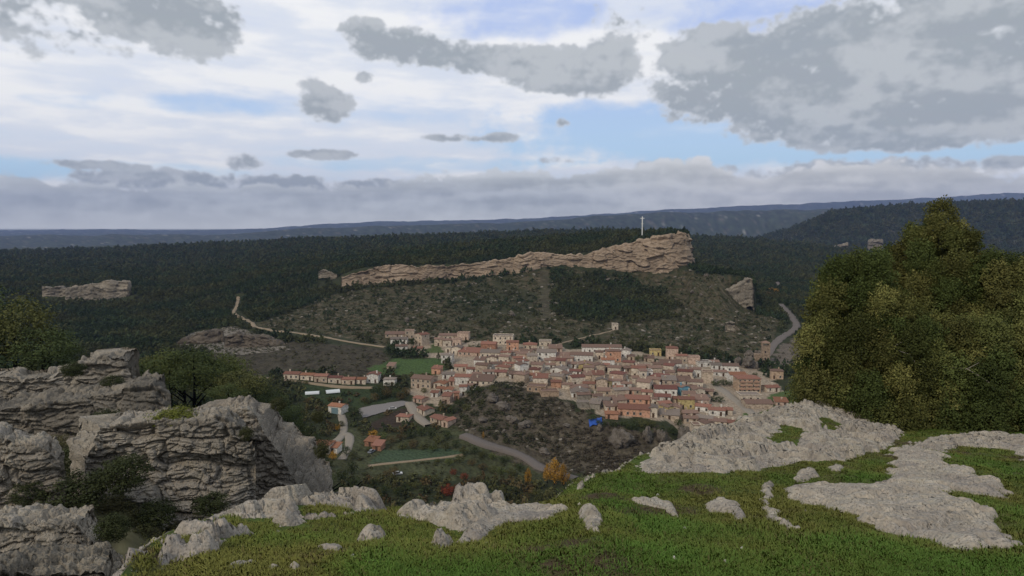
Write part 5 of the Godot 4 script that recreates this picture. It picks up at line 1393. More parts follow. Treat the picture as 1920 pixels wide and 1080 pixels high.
func wall_part(h: float, w: float, d: float, kind: String, pitch: float) -> ArrayMesh:
	var st := start()
	var x := w / 2.0
	var z := d / 2.0
	var lo := -5.0
	var fl := h; var fr := h; var bl := h; var br := h
	if kind == "s":
		bl = h + 2.0 * z * pitch * 0.7; br = bl
	quad(st, Vector3(-x, lo, z), Vector3(-x, fl, z), Vector3(x, fr, z), Vector3(x, lo, z)); quad(st, Vector3(x, lo, -z), Vector3(x, br, -z), Vector3(-x, bl, -z), Vector3(-x, lo, -z))
	quad(st, Vector3(-x, lo, -z), Vector3(-x, bl, -z), Vector3(-x, fl, z), Vector3(-x, lo, z)); quad(st, Vector3(x, lo, z), Vector3(x, fr, z), Vector3(x, br, -z), Vector3(x, lo, -z))
	if kind == "g":
		var r := h + z * pitch
		tri(st, Vector3(-x, h, -z), Vector3(-x, r, 0), Vector3(-x, h, z)); tri(st, Vector3(x, h, z), Vector3(x, r, 0), Vector3(x, h, -z))
	elif kind == "e":
		var r := h + x * pitch
		tri(st, Vector3(-x, h, z), Vector3(0, r, z), Vector3(x, h, z)); tri(st, Vector3(x, h, -z), Vector3(0, r, -z), Vector3(-x, h, -z))
	return done(st)

func make_houses() -> void:
	make_openings()
	var plaster := noise_texture("plaster", 0.010, 5, Color(0.66, 0.64, 0.62), Color(0.92, 0.92, 0.91), Color(1, 1, 1))
	var tiles := noise_texture("tiles", 0.03, 4, Color(0.5, 0.5, 0.52), Color(0.8, 0.8, 0.8), Color(1, 1, 1))
	var glass := surface("glass", lin(0.022, 0.024, 0.028), null, 1.0, null, 1.0, 0.15)
	glass.metallic_specular = 0.5
	var trim := surface("trim", lin(0.42, 0.38, 0.33))
	var wood := surface("wood", lin(0.085, 0.055, 0.038))
	rng.seed = 21
	for q in HOUSES:
		var w: float = q[3]
		var d: float = q[4]
		var h: float = q[5] * 1.12
		var kind: String = q[9]
		var pitch := rng.randf_range(0.22, 0.31)
		var ground := maxf(q[1], land(q[0], q[2]) - 1.0)
		ground = minf(ground, q[1] + 1.5)
		var o := base("house", Vector3(q[0], ground, -q[2]), deg_to_rad(q[6]))
		tag(o, q[10], "house", "houses of the village")
		mark(q[0], q[2], maxf(w, d) * 0.5 + 1.0)
		var v := rng.randi() % 3
		var wc: Array = WALLS[q[7]]
		var k: float = [0.9, 1.0, 1.08][v]
		var wm := surface("wall_%d_%d" % [q[7], v], lin(wc[0] * k, wc[1] * k, wc[2] * k), plaster, 0.11)
		put("wall", wall_part(h, w, d, kind, pitch), wm, o)
		var rc: Array = ROOFS[q[8]]
		var rv := rng.randi() % 4
		var rk: float = [0.82, 0.95, 1.1, 1.25][rv]
		var roof := put("roof", roof_part(h, w, d, kind, pitch), surface("roof_%d_%d" % [q[8], rv], lin(rc[0] * rk, rc[1] * rk, rc[2] * rk), tiles, 0.16), o)
		if kind == "f":
			var st := start()
			for e in [[-w / 2 - 0.05, -w / 2 + 0.25, -d / 2 - 0.05, d / 2 + 0.05], [w / 2 - 0.25, w / 2 + 0.05, -d / 2 - 0.05, d / 2 + 0.05], [-w / 2 + 0.25, w / 2 - 0.25, d / 2 - 0.25, d / 2 + 0.05], [-w / 2 + 0.25, w / 2 - 0.25, -d / 2 - 0.05, -d / 2 + 0.25]]:
				box(st, Vector3(e[0], h - 0.1, e[2]), Vector3(e[1], h + 0.55, e[3]))
			put("parapet", done(st), wm, o)
		elif w > 5.0:
			var st := start()
			var cx := rng.randf_range(-0.3, 0.3) * w
			var cz := rng.randf_range(-0.25, 0.1) * d
			box(st, Vector3(cx - 0.35, h, cz - 0.3), Vector3(cx + 0.35, h + d * 0.5 * pitch + 0.9, cz + 0.3))
			box(st, Vector3(cx - 0.45, h + d * 0.5 * pitch + 0.9, cz - 0.4), Vector3(cx + 0.45, h + d * 0.5 * pitch + 1.05, cz + 0.4))
			put("chimney", done(st), wm, roof)
		if q[10].contains("windowless") or q[10].contains("blank") or q[10].contains("roofless") or q[10].contains("ruined"): continue
		if q[10].contains("hall-like"):
			put("shutter", box_mesh(Vector3(-2.3, 0.0, d / 2.0 - 0.1), Vector3(2.3, 3.4, d / 2.0 + 0.06)), surface("teal_paint", lin(0.16, 0.24, 0.27), null, 1.0, null, 1.0, 0.4), o)
			continue
		var flat: bool = q[10].contains("apartment")
		var rows := clampi(int(h / 2.75), 1, 4)
		var per := clampi(int(w / (2.3 if flat else 3.1)), 1, 9)
		var door_at := rng.randi() % per
		for row in rows:
			var y := 1.55 + row * (h / rows)
			if y + 0.8 > h: y = h - 0.85
			for c in per:
				var x := (c + 0.5) / per * w - w / 2.0
				if row == 0 and c == door_at:
					put("door", door_mesh, wood, o).position = Vector3(x, 0.02, d / 2.0)
					continue
				if not flat and rng.randf() < 0.28: continue
				var f := put("window", window_mesh, trim, o)
				f.position = Vector3(x, y, d / 2.0)
				put("pane", pane_mesh, glass, f)
		for side in [-1, 1]:
			if rng.randf() < 0.55 and h > 3.2:
				var f := put("window", window_mesh, trim, o)
				f.position = Vector3(side * w / 2.0, h - 1.3, rng.randf_range(-0.2, 0.2) * d)
				f.rotation.y = side * PI / 2
				put("pane", pane_mesh, glass, f)
		if flat:
			for row in range(1, 4):
				for c in 3:
					var st := start()
					var x := (c - 1) * w * 0.3
					box(st, Vector3(x - 1.5, row * h / 4.0 + 0.05, d / 2.0), Vector3(x + 1.5, row * h / 4.0 + 0.2, d / 2.0 + 0.9))
					box(st, Vector3(x - 1.5, row * h / 4.0 + 0.2, d / 2.0 + 0.82), Vector3(x + 1.5, row * h / 4.0 + 1.0, d / 2.0 + 0.9))
					put("balcony", done(st), surface("balcony", lin(0.40, 0.25, 0.18)), o)

# ---------------------------------------------------------------- landmarks and small things
func make_landmarks() -> void:
	var stone := noise_texture("plaster", 0.010, 5, Color.WHITE, Color.WHITE, Color.WHITE)
	# church tower
	var at := Vector3(172.0, 0, 455.0)
	var ground := land(at.x, at.z)
	var o := base("church_tower", Vector3(at.x, ground, -at.z), deg_to_rad(-12.0))
	tag(o, "tall square stone church tower with a lower stone annexe beside grey boulders", "tower")
	var ash := surface("ashlar", lin(0.36, 0.275, 0.205), stone, 0.11)
	put("shaft", box_mesh(Vector3(-2.6, -6, -2.6), Vector3(2.6, 13.2, 2.6)), ash, o)
	var st := start()
	box(st, Vector3(-2.85, 13.2, -2.85), Vector3(2.85, 13.6, 2.85))
	put("cornice", done(st), ash, o)
	st = start()
	for c in [[-2.3, -2.3], [2.3, -2.3], [-2.3, 2.3], [2.3, 2.3]]: box(st, Vector3(c[0] - 0.35, 13.6, c[1] - 0.35), Vector3(c[0] + 0.35, 15.2, c[1] + 0.35))
	box(st, Vector3(-2.65, 15.2, -2.65), Vector3(2.65, 15.6, 2.65))
	put("belfry", done(st), ash, o)
	st = start()
	var tip := Vector3(0, 16.9, 0)
	for e in [[Vector3(-2.7, 15.6, 2.7), Vector3(2.7, 15.6, 2.7)], [Vector3(2.7, 15.6, 2.7), Vector3(2.7, 15.6, -2.7)], [Vector3(2.7, 15.6, -2.7), Vector3(-2.7, 15.6, -2.7)], [Vector3(-2.7, 15.6, -2.7), Vector3(-2.7, 15.6, 2.7)]]: tri(st, e[0], tip, e[1])
	put("roof", done(st), surface("old_tile", lin(0.25, 0.17, 0.13)), o)
	put("annexe", box_mesh(Vector3(-7.4, -6, -2.0), Vector3(-2.6, 7.6, 2.4)), ash, o)
	for y in [9.5, 5.0]:
		var f := put("opening", pane_mesh, surface("glass", Color.BLACK), o)
		f.position = Vector3(-0.4, y, 2.6)
	# mast on the tableland
	var mx := 151.0
	var mz := 790.0
	o = base("mast", Vector3(mx, land(mx, mz), -mz))
	tag(o, "tall white cross-shaped mast standing on the edge of the tableland", "mast")
	var white := surface("white_metal", lin(0.74, 0.74, 0.72), null, 1.0, null, 1.0, 0.5)
	put("pole", box_mesh(Vector3(-0.5, -3, -0.5), Vector3(0.5, 28.0, 0.5)), white, o)
	put("crossbar", box_mesh(Vector3(-2.3, 25.6, -0.35), Vector3(2.3, 26.3, 0.35)), white, o)
	put("crossbar", box_mesh(Vector3(-1.3, 19.4, -0.3), Vector3(1.3, 19.9, 0.3)), white, o)
	put("equipment_box", box_mesh(Vector3(0.9, -1, -0.8), Vector3(2.7, 2.4, 0.8)), white, o)
	# polythene tunnels below the terrace row
	for k in 2:
		var p: Vector2 = [Vector2(-118.0, 394.0), Vector2(-107.0, 398.0)][k]
		o = base("polytunnel", Vector3(p.x, land(p.x, p.y), -p.y), deg_to_rad([14.0, 22.0][k]))
		tag(o, ["low white polythene tunnel lying furthest down the bank", "broad white polythene tunnel beneath the terrace row wall"][k], "polytunnel", "polythene tunnels on the bank")
		st = SurfaceTool.new(); st.begin(Mesh.PRIMITIVE_TRIANGLES); st.set_smooth_group(0)
		var wide: float = [3.2, 5.0][k]
		for i in 10:
			var a0 := PI * i / 10; var a1 := PI * (i + 1) / 10
			quad(st, Vector3(-4.0, sin(a0) * 1.5 - 0.1, cos(a0) * wide * 0.5), Vector3(-4.0, sin(a1) * 1.5 - 0.1, cos(a1) * wide * 0.5), Vector3(4.0, sin(a1) * 1.5 - 0.1, cos(a1) * wide * 0.5), Vector3(4.0, sin(a0) * 1.5 - 0.1, cos(a0) * wide * 0.5))
		put("cover", done(st), surface("polythene", lin(0.62, 0.66, 0.68), null, 1.0, null, 1.0, 0.4), o)
		st = start()
		for e in [-4.05, 4.05]:
			box(st, Vector3(e - 0.05, -0.5, -0.06), Vector3(e + 0.05, 1.5, 0.06))
		put("end_post", done(st), white, o)
		mark(p.x, p.y, 6.0)
	# blue tarpaulin
	var tx := 41.0
	var tz := 326.0
	var pos := PackedVector3Array()
	for j in 14:
		for i in 18:
			var x := tx + (i / 17.0 - 0.5) * 6.4
			var z := tz + (j / 13.0 - 0.5) * 5.0
			pos.append(Vector3(x, land(x, z) + 0.9 + 0.5 * noise.get_noise_2d(x * 40.0, z * 40.0) - 0.5 * absf(i / 17.0 - 0.4), -z))
	tag(put("tarpaulin", sheet(18, 14, pos), surface("tarp", lin(0.035, 0.10, 0.40), null, 1.0, null, 1.0, 0.5)), "bright blue tarpaulin spread at the village edge", "tarpaulin")
	mark(tx, tz, 4.0)
	# cars
	for k in 3:
		var p: Vector2 = [Vector2(-49.5, 285.0), Vector2(-66.0, 311.0), Vector2(-66.5, 371.0)][k]
		car(Vector3(p.x, land(p.x, p.y) + 0.02, -p.y), [0.3, 1.2, 0.2][k], [[0.7, 0.7, 0.7], [0.22, 0.24, 0.27], [0.5, 0.5, 0.5]][k], ["white car parked on the meadow edge", "grey car parked beside the low brick sheds", "silver car parked under the round tree by the yard"][k])
		mark(p.x, p.y, 3.0)
	for b in BOULDERS: 
		var m := put("boulder", boulder_mesh(taken.get("boulder", 0) * 3 + 2), surface("boulder_stone", lin(0.23, 0.205, 0.18), noise_texture("stone", 0.012, 5, Color(0.55, 0.54, 0.52), Color(0.85, 0.84, 0.82), Color(1, 1, 1)), 0.3, null, 1.0, 0.95, true))
		m.position = Vector3(b[0], minf(b[1], land(b[0], b[2])) - 0.3, -b[2])
		m.scale = Vector3(b[3], b[4], b[3] * 0.9)
		m.rotation.y = b[3] * 1.7
		tag(m, b[5], "boulder", "boulders on the slopes")
		mark(b[0], b[2], b[3] * 0.5)

func car(at: Vector3, turn: float, paint: Array, label: String) -> void:
	var o := base("parked_car", at, turn)
	tag(o, label, "car", "parked cars")
	var pm := surface("paint_%.2f" % paint[0], lin(paint[0], paint[1], paint[2]), null, 1.0, null, 1.0, 0.3)
	var st := start()
	box(st, Vector3(-2.1, 0.35, -0.85), Vector3(2.1, 0.85, 0.85))
	var r := [Vector3(-1.5, 0.85, -0.8), Vector3(1.2, 0.85, -0.8), Vector3(0.6, 1.42, -0.65), Vector3(-1.2, 1.42, -0.65)]
	var l := [Vector3(-1.5, 0.85, 0.8), Vector3(1.2, 0.85, 0.8), Vector3(0.6, 1.42, 0.65), Vector3(-1.2, 1.42, 0.65)]
	quad(st, r[3], r[2], l[2], l[3])
	put("body", done(st), pm, o)
	st = start()
	quad(st, l[0], l[3], l[2], l[1]); quad(st, r[1], r[2], r[3], r[0]); quad(st, l[1], l[2], r[2], r[1]); quad(st, r[0], r[3], l[3], l[0])
	put("windows", done(st), surface("glass", Color.BLACK), o)
	for x in [-1.3, 1.3]:
		for z in [-0.8, 0.8]:
			st = SurfaceTool.new(); st.begin(Mesh.PRIMITIVE_TRIANGLES)
			limb(st, [[Vector3(x, 0.33, z - 0.1), 0.0], [Vector3(x, 0.33, z - 0.1), 0.33], [Vector3(x, 0.33, z + 0.1), 0.33], [Vector3(x, 0.33, z + 0.1), 0.0]], 12)
			put("wheel", st.commit(), surface("rubber", lin(0.02, 0.02, 0.02)), o)

# ---------------------------------------------------------------- trees
var crowns := {}
func crown(shape: String, variant: int) -> ArrayMesh:
	var key := "%s%d" % [shape, variant]
	if not crowns.has(key): crowns[key] = crown_mesh(key.hash() & 0xffff, 64, 20, 0.033, shape)
	return crowns[key]

func make_trees() -> void:
	var tints := [[0.052, 0.068, 0.026], [0.090, 0.094, 0.034], [0.36, 0.20, 0.035], [0.20, 0.050, 0.028], [0.034, 0.050, 0.024], [0.115, 0.088, 0.040], [0.105, 0.125, 0.040]]
	var names := ["broadleaf_tree", "olive_tree", "poplar_tree", "maple_tree", "conifer_tree", "oak_tree", "ash_tree"]
	var bark := surface("bark", lin(0.07, 0.055, 0.042))
	var trunks := [trunk_mesh(1), trunk_mesh(2)]
	rng.seed = 5
	for q in TREES:
		var k: int = q[5]
		var h: float = q[4]
		var w: float = q[3]
		var y := land(q[0], q[2]) if q[2] > 130.0 else minf(q[1], land(q[0], q[2]))
		var grow: float = maxf(q[1] + h - y, h) if q[2] <= 130.0 else h
		var o := base(names[k] if h > 2.6 else "shrub", Vector3(q[0], y - 0.1, -q[2]), rng.randf() * TAU)
		tag(o, q[6], "tree" if h > 2.6 else "shrub", "trees of the valley")
		put("trunk", trunks[rng.randi() % 2], bark, o).scale = Vector3(maxf(grow, w) * 0.8, grow, maxf(grow, w) * 0.8)
		var shape := "round"
		if k == 2 and h > 1.2 * w: shape = "poplar"
		elif k == 4: shape = "cone"
		elif h < 0.85 * w: shape = "bush"
		var t: Array = tints[k]
		var v := rng.randi() % 3
		var f: float = [0.8, 1.0, 1.2][v]
		var near: bool = q[2] < 135.0
		var v2 := rng.randi() % 3
		if near and not crowns.has("near%d" % v2): crowns["near%d" % v2] = crown_mesh(500 + v2, 110, 44, 0.017, "round")
		if near: f *= 1.25
		var c := put("crown", crowns["near%d" % v2] if near else crown(shape, v2), foliage("leaf_%d_%d%s" % [k, v, "n" if near else ""], t[0] * f, t[1] * f, t[2] * f), o)
		c.scale = Vector3(w * 1.1, grow * 1.02, w * 1.1)
		if q[2] <= 130.0:
			c.scale = Vector3(w * 1.15, h * 1.05, w * 1.15); c.position.y = grow - h
		mark(q[0], q[2], w * 0.4)

# woods stand back from the foot of a rock face
func before_cliff(s: float, z: float) -> bool:
	for q in FAR_CLIFFS:
		var p: Array = q[3]
		var zc: float = p[1]
		if z > zc + 4.0 or z < zc * (0.975 + 0.02 * noise.get_noise_1d(s * 9000.0)): continue
		if s > p[0] / zc - 0.002 and s < p[-5] / zc + 0.002: return true
	return false

func make_forest() -> void:
	var mesh_a := crown_mesh(71, 12, 9, 0.115, "pine")
	var mesh_b := crown_mesh(72, 12, 9, 0.115, "round")
	var mesh_c := crown_mesh(73, 13, 9, 0.11, "pine")
	var shrub := crown_mesh(74, 9, 8, 0.13, "bush")
	var buf := [PackedFloat32Array(), PackedFloat32Array(), PackedFloat32Array()]
	var low := PackedFloat32Array()
	var hill := PackedFloat32Array()
	rng.seed = 77
	var z := 100.0
	while z < 3600.0:
		var gap := clampf(z * 0.0072, 4.0, 19.0)
		if z < 420.0: gap = 4.2
		elif z < 800.0: gap = 5.0
		var n := int(1.9 * z / gap)
		for i in n:
			var s := -0.95 + 1.9 * (i + rng.randf()) / n
			var zz := z + rng.randf_range(-0.6, 0.6) * gap
			var x := s * zz
			if zz < 420.0:
				if s > 0.08 or (zz < 150.0 and s > -0.22): continue
			if zz < 1020.0 and not is_free(x, zz): continue
			if before_cliff(s, zz): continue
			var pick := true
			if zz < 1100.0:
				if in_region("scrub", x, zz):
					var dense := in_thicket("thicket", x, zz)
					var mid := in_thicket("thicket2", x, zz)
					var d := fine.get_noise_2d(x * 5.0, zz * 5.0)
					if in_region("firebreak", x, zz): continue
					if dense: pick = d > -0.35
					elif mid: pick = d > 0.02
					else: pick = d > 0.22
					if not pick: continue
				else:
					for r in ["village", "green_field", "low_meadow", "plough", "dark_slope", "rocky_hill", "valley", "lawn_a", "lawn_b", "bare_right", "firebreak", "yard", "terrace_lawn", "rock_left"]:
						if in_region(r, x, zz): pick = false
					if not pick: continue
					if in_region("strip_a", x, zz) and rng.randf() < 0.45: continue
			elif fine.get_noise_2d(x * 2.6, zz * 1.8) > 0.34: continue
			if zz > 690.0 and zz < 800.0 and s > -0.26 and s < 0.262:
				var e := land_raw(x, zz + 5.0) - land_raw(x, zz - 5.0)
				if e > 4.0: continue
			# the margin of the tableland is thin heath
			var size := gap * rng.randf_range(0.75, 1.25)
			var tall := maxf(size * 1.25, 4.5) * rng.randf_range(0.8, 1.2)
			if zz < 1100.0 and in_region("scrub", x, zz) and not in_thicket("thicket", x, zz):
				size *= 0.65; tall *= 0.5
			if zz < 300.0: tall *= 1.3
			var tone := rng.randf_range(0.75, 1.3) * (1.0 + 0.35 * fine.get_noise_2d(x * 3.0, zz * 3.0))
			var olive := clampf(0.4 + noise.get_noise_2d(x * 1.2, zz * 1.2) + rng.randf_range(-0.3, 0.3), 0.0, 1.0)
			var c := Color(0.040, 0.060, 0.029).lerp(Color(0.072, 0.077, 0.034), olive) * tone
			if zz < 420.0 and s > -0.32:
				if rng.randf() < 0.3: continue
				c = c.lerp(Color(0.105, 0.098, 0.040), rng.randf()).lerp(Color(0.120, 0.072, 0.040), 0.6 * sm(0.05, 0.35, fine.get_noise_2d(x * 9.0, zz * 9.0))) * rng.randf_range(0.8, 1.3)
				tall *= rng.randf_range(0.5, 0.9)
			push(buf[rng.randi() % 3], Basis(Vector3.UP, rng.randf() * TAU).scaled(Vector3(size * 1.15, tall, size * 1.15)), Vector3(x, land(x, zz) - 0.15 * tall, -zz), c)
		z += gap * 0.9
	var leaf := foliage("forest_leaf", 1, 1, 1)
	for k in 3:
		tag(copies("forest", [mesh_a, mesh_b, mesh_c][k], leaf, buf[k]), ["dark pine forest covering the hills", "rounded oaks mixed through the hill forest", "tall pines mixed through the hill forest"][k], "forest", "", "stuff")
	# scrub on the open slopes and on the rocky hill
	for key in ["scrub", "rocky_hill", "dark_slope", "bare_right", "valley", "rock_left"]:
		var b: Rect2 = regions[key][1]
		var count := int(b.get_area() / {"scrub": 7.5, "rocky_hill": 3.0, "dark_slope": 30.0, "bare_right": 25.0, "valley": 16.0, "rock_left": 12.0}[key])
		for i in count:
			var x := b.position.x + rng.randf() * b.size.x
			var zz := b.position.y + rng.randf() * b.size.y
			if not in_region(key, x, zz) or not is_free(x, zz) or in_region("firebreak", x, zz): continue
			var d := fine.get_noise_2d(x * 9.0 + 50.0, zz * 9.0)
			if key == "scrub" and rng.randf() > 0.5 + 1.5 * d: continue
			if key == "valley" and in_region("low_meadow", x, zz): continue
			var size := rng.randf_range(0.9, 2.6) if key != "rocky_hill" else rng.randf_range(0.8, 2.9)
			var tone := rng.randf_range(0.7, 1.35)
			var c := Color(0.052, 0.060, 0.028).lerp(Color(0.098, 0.090, 0.048), rng.randf()) * tone
			if key == "rocky_hill": 
				c = Color(0.058, 0.062, 0.032).lerp(Color(0.085, 0.070, 0.050), clampf((x + 5.0) / 45.0 + rng.randf_range(-0.3, 0.3), 0.0, 1.0)) * tone
			push(low, Basis(Vector3.UP, rng.randf() * TAU).scaled(Vector3(size, size * rng.randf_range(0.5, 0.9), size)), Vector3(x, land(x, zz) - 0.1, -zz), c)
	# brambles on the floor of the gully beside the plateau
	var dense_shrub := crown_mesh(75, 40, 22, 0.034, "bush")
	var gully := PackedFloat32Array()
	for i in 1500:
		var zz := 11.0 + 80.0 * rng.randf()
		var s := rng.randf_range(-0.95, -0.28)
		var x := s * zz
		if fine.get_noise_2d(x * 12.0, zz * 12.0) < -0.12: continue
		var size := rng.randf_range(0.6, 2.2)
		push(gully, Basis(Vector3.UP, rng.randf() * TAU).scaled(Vector3(size, size * rng.randf_range(0.5, 0.8), size)), Vector3(x, land(x, zz) - 0.1, -zz), Color(0.058, 0.066, 0.030).lerp(Color(0.11, 0.10, 0.05), rng.randf()) * rng.randf_range(0.8, 1.3))
	tag(copies("undergrowth", dense_shrub, leaf, gully), "dark brambles filling the gully between the crags", "undergrowth", "", "stuff")
	tag(copies("scrub", shrub, leaf, low), "low dark scrub dotted over the open slopes", "scrub", "", "stuff")
	# loose stones on the slopes
	for key in ["scrub", "rocky_hill", "rock_left"]:
		var b: Rect2 = regions[key][1]
		for i in int(b.get_area() / {"scrub": 60.0, "rocky_hill": 16.0, "rock_left": 8.0}[key]):
			var x := b.position.x + rng.randf() * b.size.x
			var zz := b.position.y + rng.randf() * b.size.y
			if not in_region(key, x, zz) or not is_free(x, zz): continue
			if noise.get_noise_2d(x * 4.0, zz * 4.0 + 80.0) < -0.05: continue
			var size := 0.4 + (1.9 if key == "scrub" else 1.1) * pow(rng.randf(), 3.0)
			var t := rng.randf_range(0.7, 1.2)
			push(hill, Basis(Vector3.UP, rng.randf() * TAU).scaled(Vector3(size * 1.3, size * 0.7, size)), Vector3(x, land(x, zz) - 0.1, -zz), Color(0.26 * t, 0.235 * t, 0.20 * t))
	var sm_ := surface("scree", Color(1, 1, 1), null, 1.0, null, 1.0, 1.0, true)
	tag(copies("rubble", boulder_mesh(9), sm_, hill), "pale stones scattered over the hillsides", "rubble", "", "stuff")

# ---------------------------------------------------------------- the plateau in front
var outcrops := []

func rock_depth(x: float, z: float) -> float:
	var best := -1e9
	var p := Vector2(x, z)
	for o in outcrops:
		if not o[1].has_point(p): continue
		best = maxf(best, outcrop_distance(o, x, z))
	return best

func outcrop_distance(o: Array, x: float, z: float) -> float:
	var j: float = o[3]
	var p := Vector2(x + j * fine.get_noise_2d(x * 180.0, z * 180.0), z + j * fine.get_noise_2d(x * 180.0 + 500.0, z * 180.0))
	var d := signed_distance(o[0], p)
	for h in o[2]: d = minf(d, -signed_distance(h, p))
	return d

func make_plateau() -> void:
	for q in OUTCROPS:
		var poly := to_poly(q[5])
		var holes := []
		for h in q[6]: holes.append(to_poly(h))
		var span := bounds(poly)
		outcrops.append([poly, span.grow(0.5), holes, clampf(span.size.length() * 0.03, 0.03, 0.22)])
	# turf-covered ground, falling away as bare rock past its rim
	var nu := 420
	var rows := 190
	var drop := [[0.12, 0.10], [0.3, 0.6], [0.5, 1.6], [0.8, 3.2], [1.2, 6.0], [1.8, 10.0], [2.6, 16.0], [3.6, 24.0]]
	var nv := rows + drop.size()
	var pos := PackedVector3Array(); var col := PackedColorArray()
	pos.resize(nu * nv); col.resize(nu * nv)
	for i in nu:
		var s := lerpf(s_lo + 0.02, s_hi - 0.02, float(i) / (nu - 1))
		var edge := plat_edge(s)
		for j in nv:
			var z: float
			var y: float
			if j < rows:
				z = lerpf(0.6, edge, pow(float(j) / (rows - 1), 0.8))
				y = plateau(s * z, z)
			else:
				var d: Array = drop[j - rows]
				z = edge + d[0]
				y = plateau(s * edge, edge) - d[1] + 0.4 * d[0] * fine.get_noise_2d(s * 900.0, z * 150.0)
			var x := s * z
			pos[j * nu + i] = Vector3(x, y, -z)
			var n := fine.get_noise_2d(x * 130.0, z * 130.0)
			var c := Color(0.085, 0.125, 0.030).lerp(Color(0.115, 0.112, 0.042), sm(-0.1, 0.4, n))
			c = c.lerp(Color(0.085, 0.060, 0.038), sm(0.3, 0.5, fine.get_noise_2d(x * 70.0 + 90.0, z * 70.0)))
			if j >= rows - 1: c = Color(0.26, 0.24, 0.215)
			col[j * nu + i] = c
	var earth := noise_texture("earth", 0.03, 5, Color(0.55, 0.55, 0.55), Color(0.85, 0.85, 0.85), Color(1, 1, 1))
	tag(put("plateau_ground", sheet(nu, nv, pos, col), surface("earth", Color(1.1, 1.1, 1.1), earth, 1.4, earth, 1.2, 1.0, true)), "turf covered top of the limestone plateau", "ground", "", "structure")
	# limestone breaking through
	var lime := limestone_texture()
	var pits := noise_texture("limestone_pits", 0.035, 4, Color(0, 0, 0), Color(0.75, 0.75, 0.75), Color(1, 1, 1), FastNoiseLite.TYPE_SIMPLEX_SMOOTH, 1024)
	var near_rock := surface("near_rock", lin(0.64, 0.60, 0.555), lime, 0.8, pits, 1.5, 0.95, true)
	for k in OUTCROPS.size():
		var q: Array = OUTCROPS[k]
		var o: Array = outcrops[k]
		var thick: float = q[2]
		var rough: float = q[3]
		var b: Rect2 = o[1]
		var m := int(b.size.x / q[4]) + 2
		var n := int(b.size.y / q[4]) + 2
		var rp := PackedVector3Array(); var rc := PackedColorArray(); var keep := PackedByteArray()
		rp.resize(m * n); rc.resize(m * n); keep.resize(m * n)
		var band := minf(0.35, 0.10 * minf(b.size.x, b.size.y) + 0.03)
		for j in n:
			for i in m:
				var x := b.position.x + b.size.x * i / (m - 1)
				var z := b.position.y + b.size.y * j / (n - 1)
				var d := outcrop_distance(o, x, z)
				keep[j * m + i] = 1 if d > -band else 0
				var y := plateau(x, z)
				if d > -band - 0.2:
					var wx := x + 0.25 * noise.get_noise_2d(x * 90.0, z * 90.0)
					var wz := z + 0.25 * noise.get_noise_2d(x * 90.0 + 70.0, z * 90.0)
					var rise := sm(-band * 0.7, band * (0.3 if thick < 0.09 else 0.8), d)
					var lump := noise.get_noise_2d(x * 75.0 + k * 40.0, z * 110.0)
					# plates of uneven height parted by fissures, in three sizes
					var e1 := Vector2(wx * 95.0 + k * 13.0, wz * 190.0)
					var e2 := Vector2(wx * 230.0 + 50.0, wz * 520.0)
					var e3 := Vector2(wx * 560.0 + 50.0, wz * 1000.0)
					var plates := blocks.get_noise_2dv(e1) * 0.070 + blocks.get_noise_2dv(e2) * 0.045 + blocks.get_noise_2dv(e3) * 0.014
					var open := sm(-0.25, 0.2, fine.get_noise_2d(x * 60.0 + 33.0, z * 60.0) + 0.2 * rough - 0.1)
					var crack := sm(0.13, 0.0, 1.0 + cells.get_noise_2dv(e1)) * 0.16 + sm(0.15, 0.0, 1.0 + cells.get_noise_2dv(e2)) * 0.20 * open + sm(0.15, 0.0, 1.0 + cells.get_noise_2dv(e3)) * 0.055 * open
					var pit := sm(0.17, 0.32, fine.get_noise_2d(x * 620.0, z * 900.0 + k * 9.0))
					var rr := fine.get_noise_2d(x * 330.0, z * 480.0)
					var rough_h := thick * (0.85 + 0.3 * lump) + rough * (plates - crack - pit * 0.11 + rr * 0.03)
					if thick < 0.09 and rough > 0.3: rough_h = thick * 0.8 + 0.45 * (rough_h - thick * 0.8)
					# fissures are choked with grit a little above the soil
					if rough_h < 0.03: rough_h = 0.03 + 0.25 * (rough_h - 0.03) if rough_h > -0.05 else 0.01
					y += -0.13 * (1.0 - rise) + rise * rough_h
					if q[0] == "boulder_pile":
						y += rise * 0.06 * sm(0.0, 0.5, noise.get_noise_2d(x * 160.0 + 11.0, z * 160.0))
						var knob := Vector2(x + 0.30, z - 6.5).length()
						y += 0.12 * sm(0.30, 0.18, knob + 0.12 * noise.get_noise_2d(x * 300.0, z * 300.0))
				rp[j * m + i] = Vector3(x, y, -z)
				var li := fine.get_noise_2d(x * 90.0 + 7.0, z * 90.0)
				var black := sm(0.16, 0.42, fine.get_noise_2d(x * 380.0 + 40.0, z * 560.0)) * rough
				var t := 0.95 + 0.35 * li
				rc[j * m + i] = Color(t, t * 0.985, t * (0.95 - 0.08 * li)).lerp(Color(0.42, 0.42, 0.43), 0.55 * clampf(black, 0.0, 1.0))
		tag(put(q[0], sheet(m, n, rp, rc, keep), near_rock), q[1], "rock", "limestone showing through the turf")
	make_turf()
	make_crags()

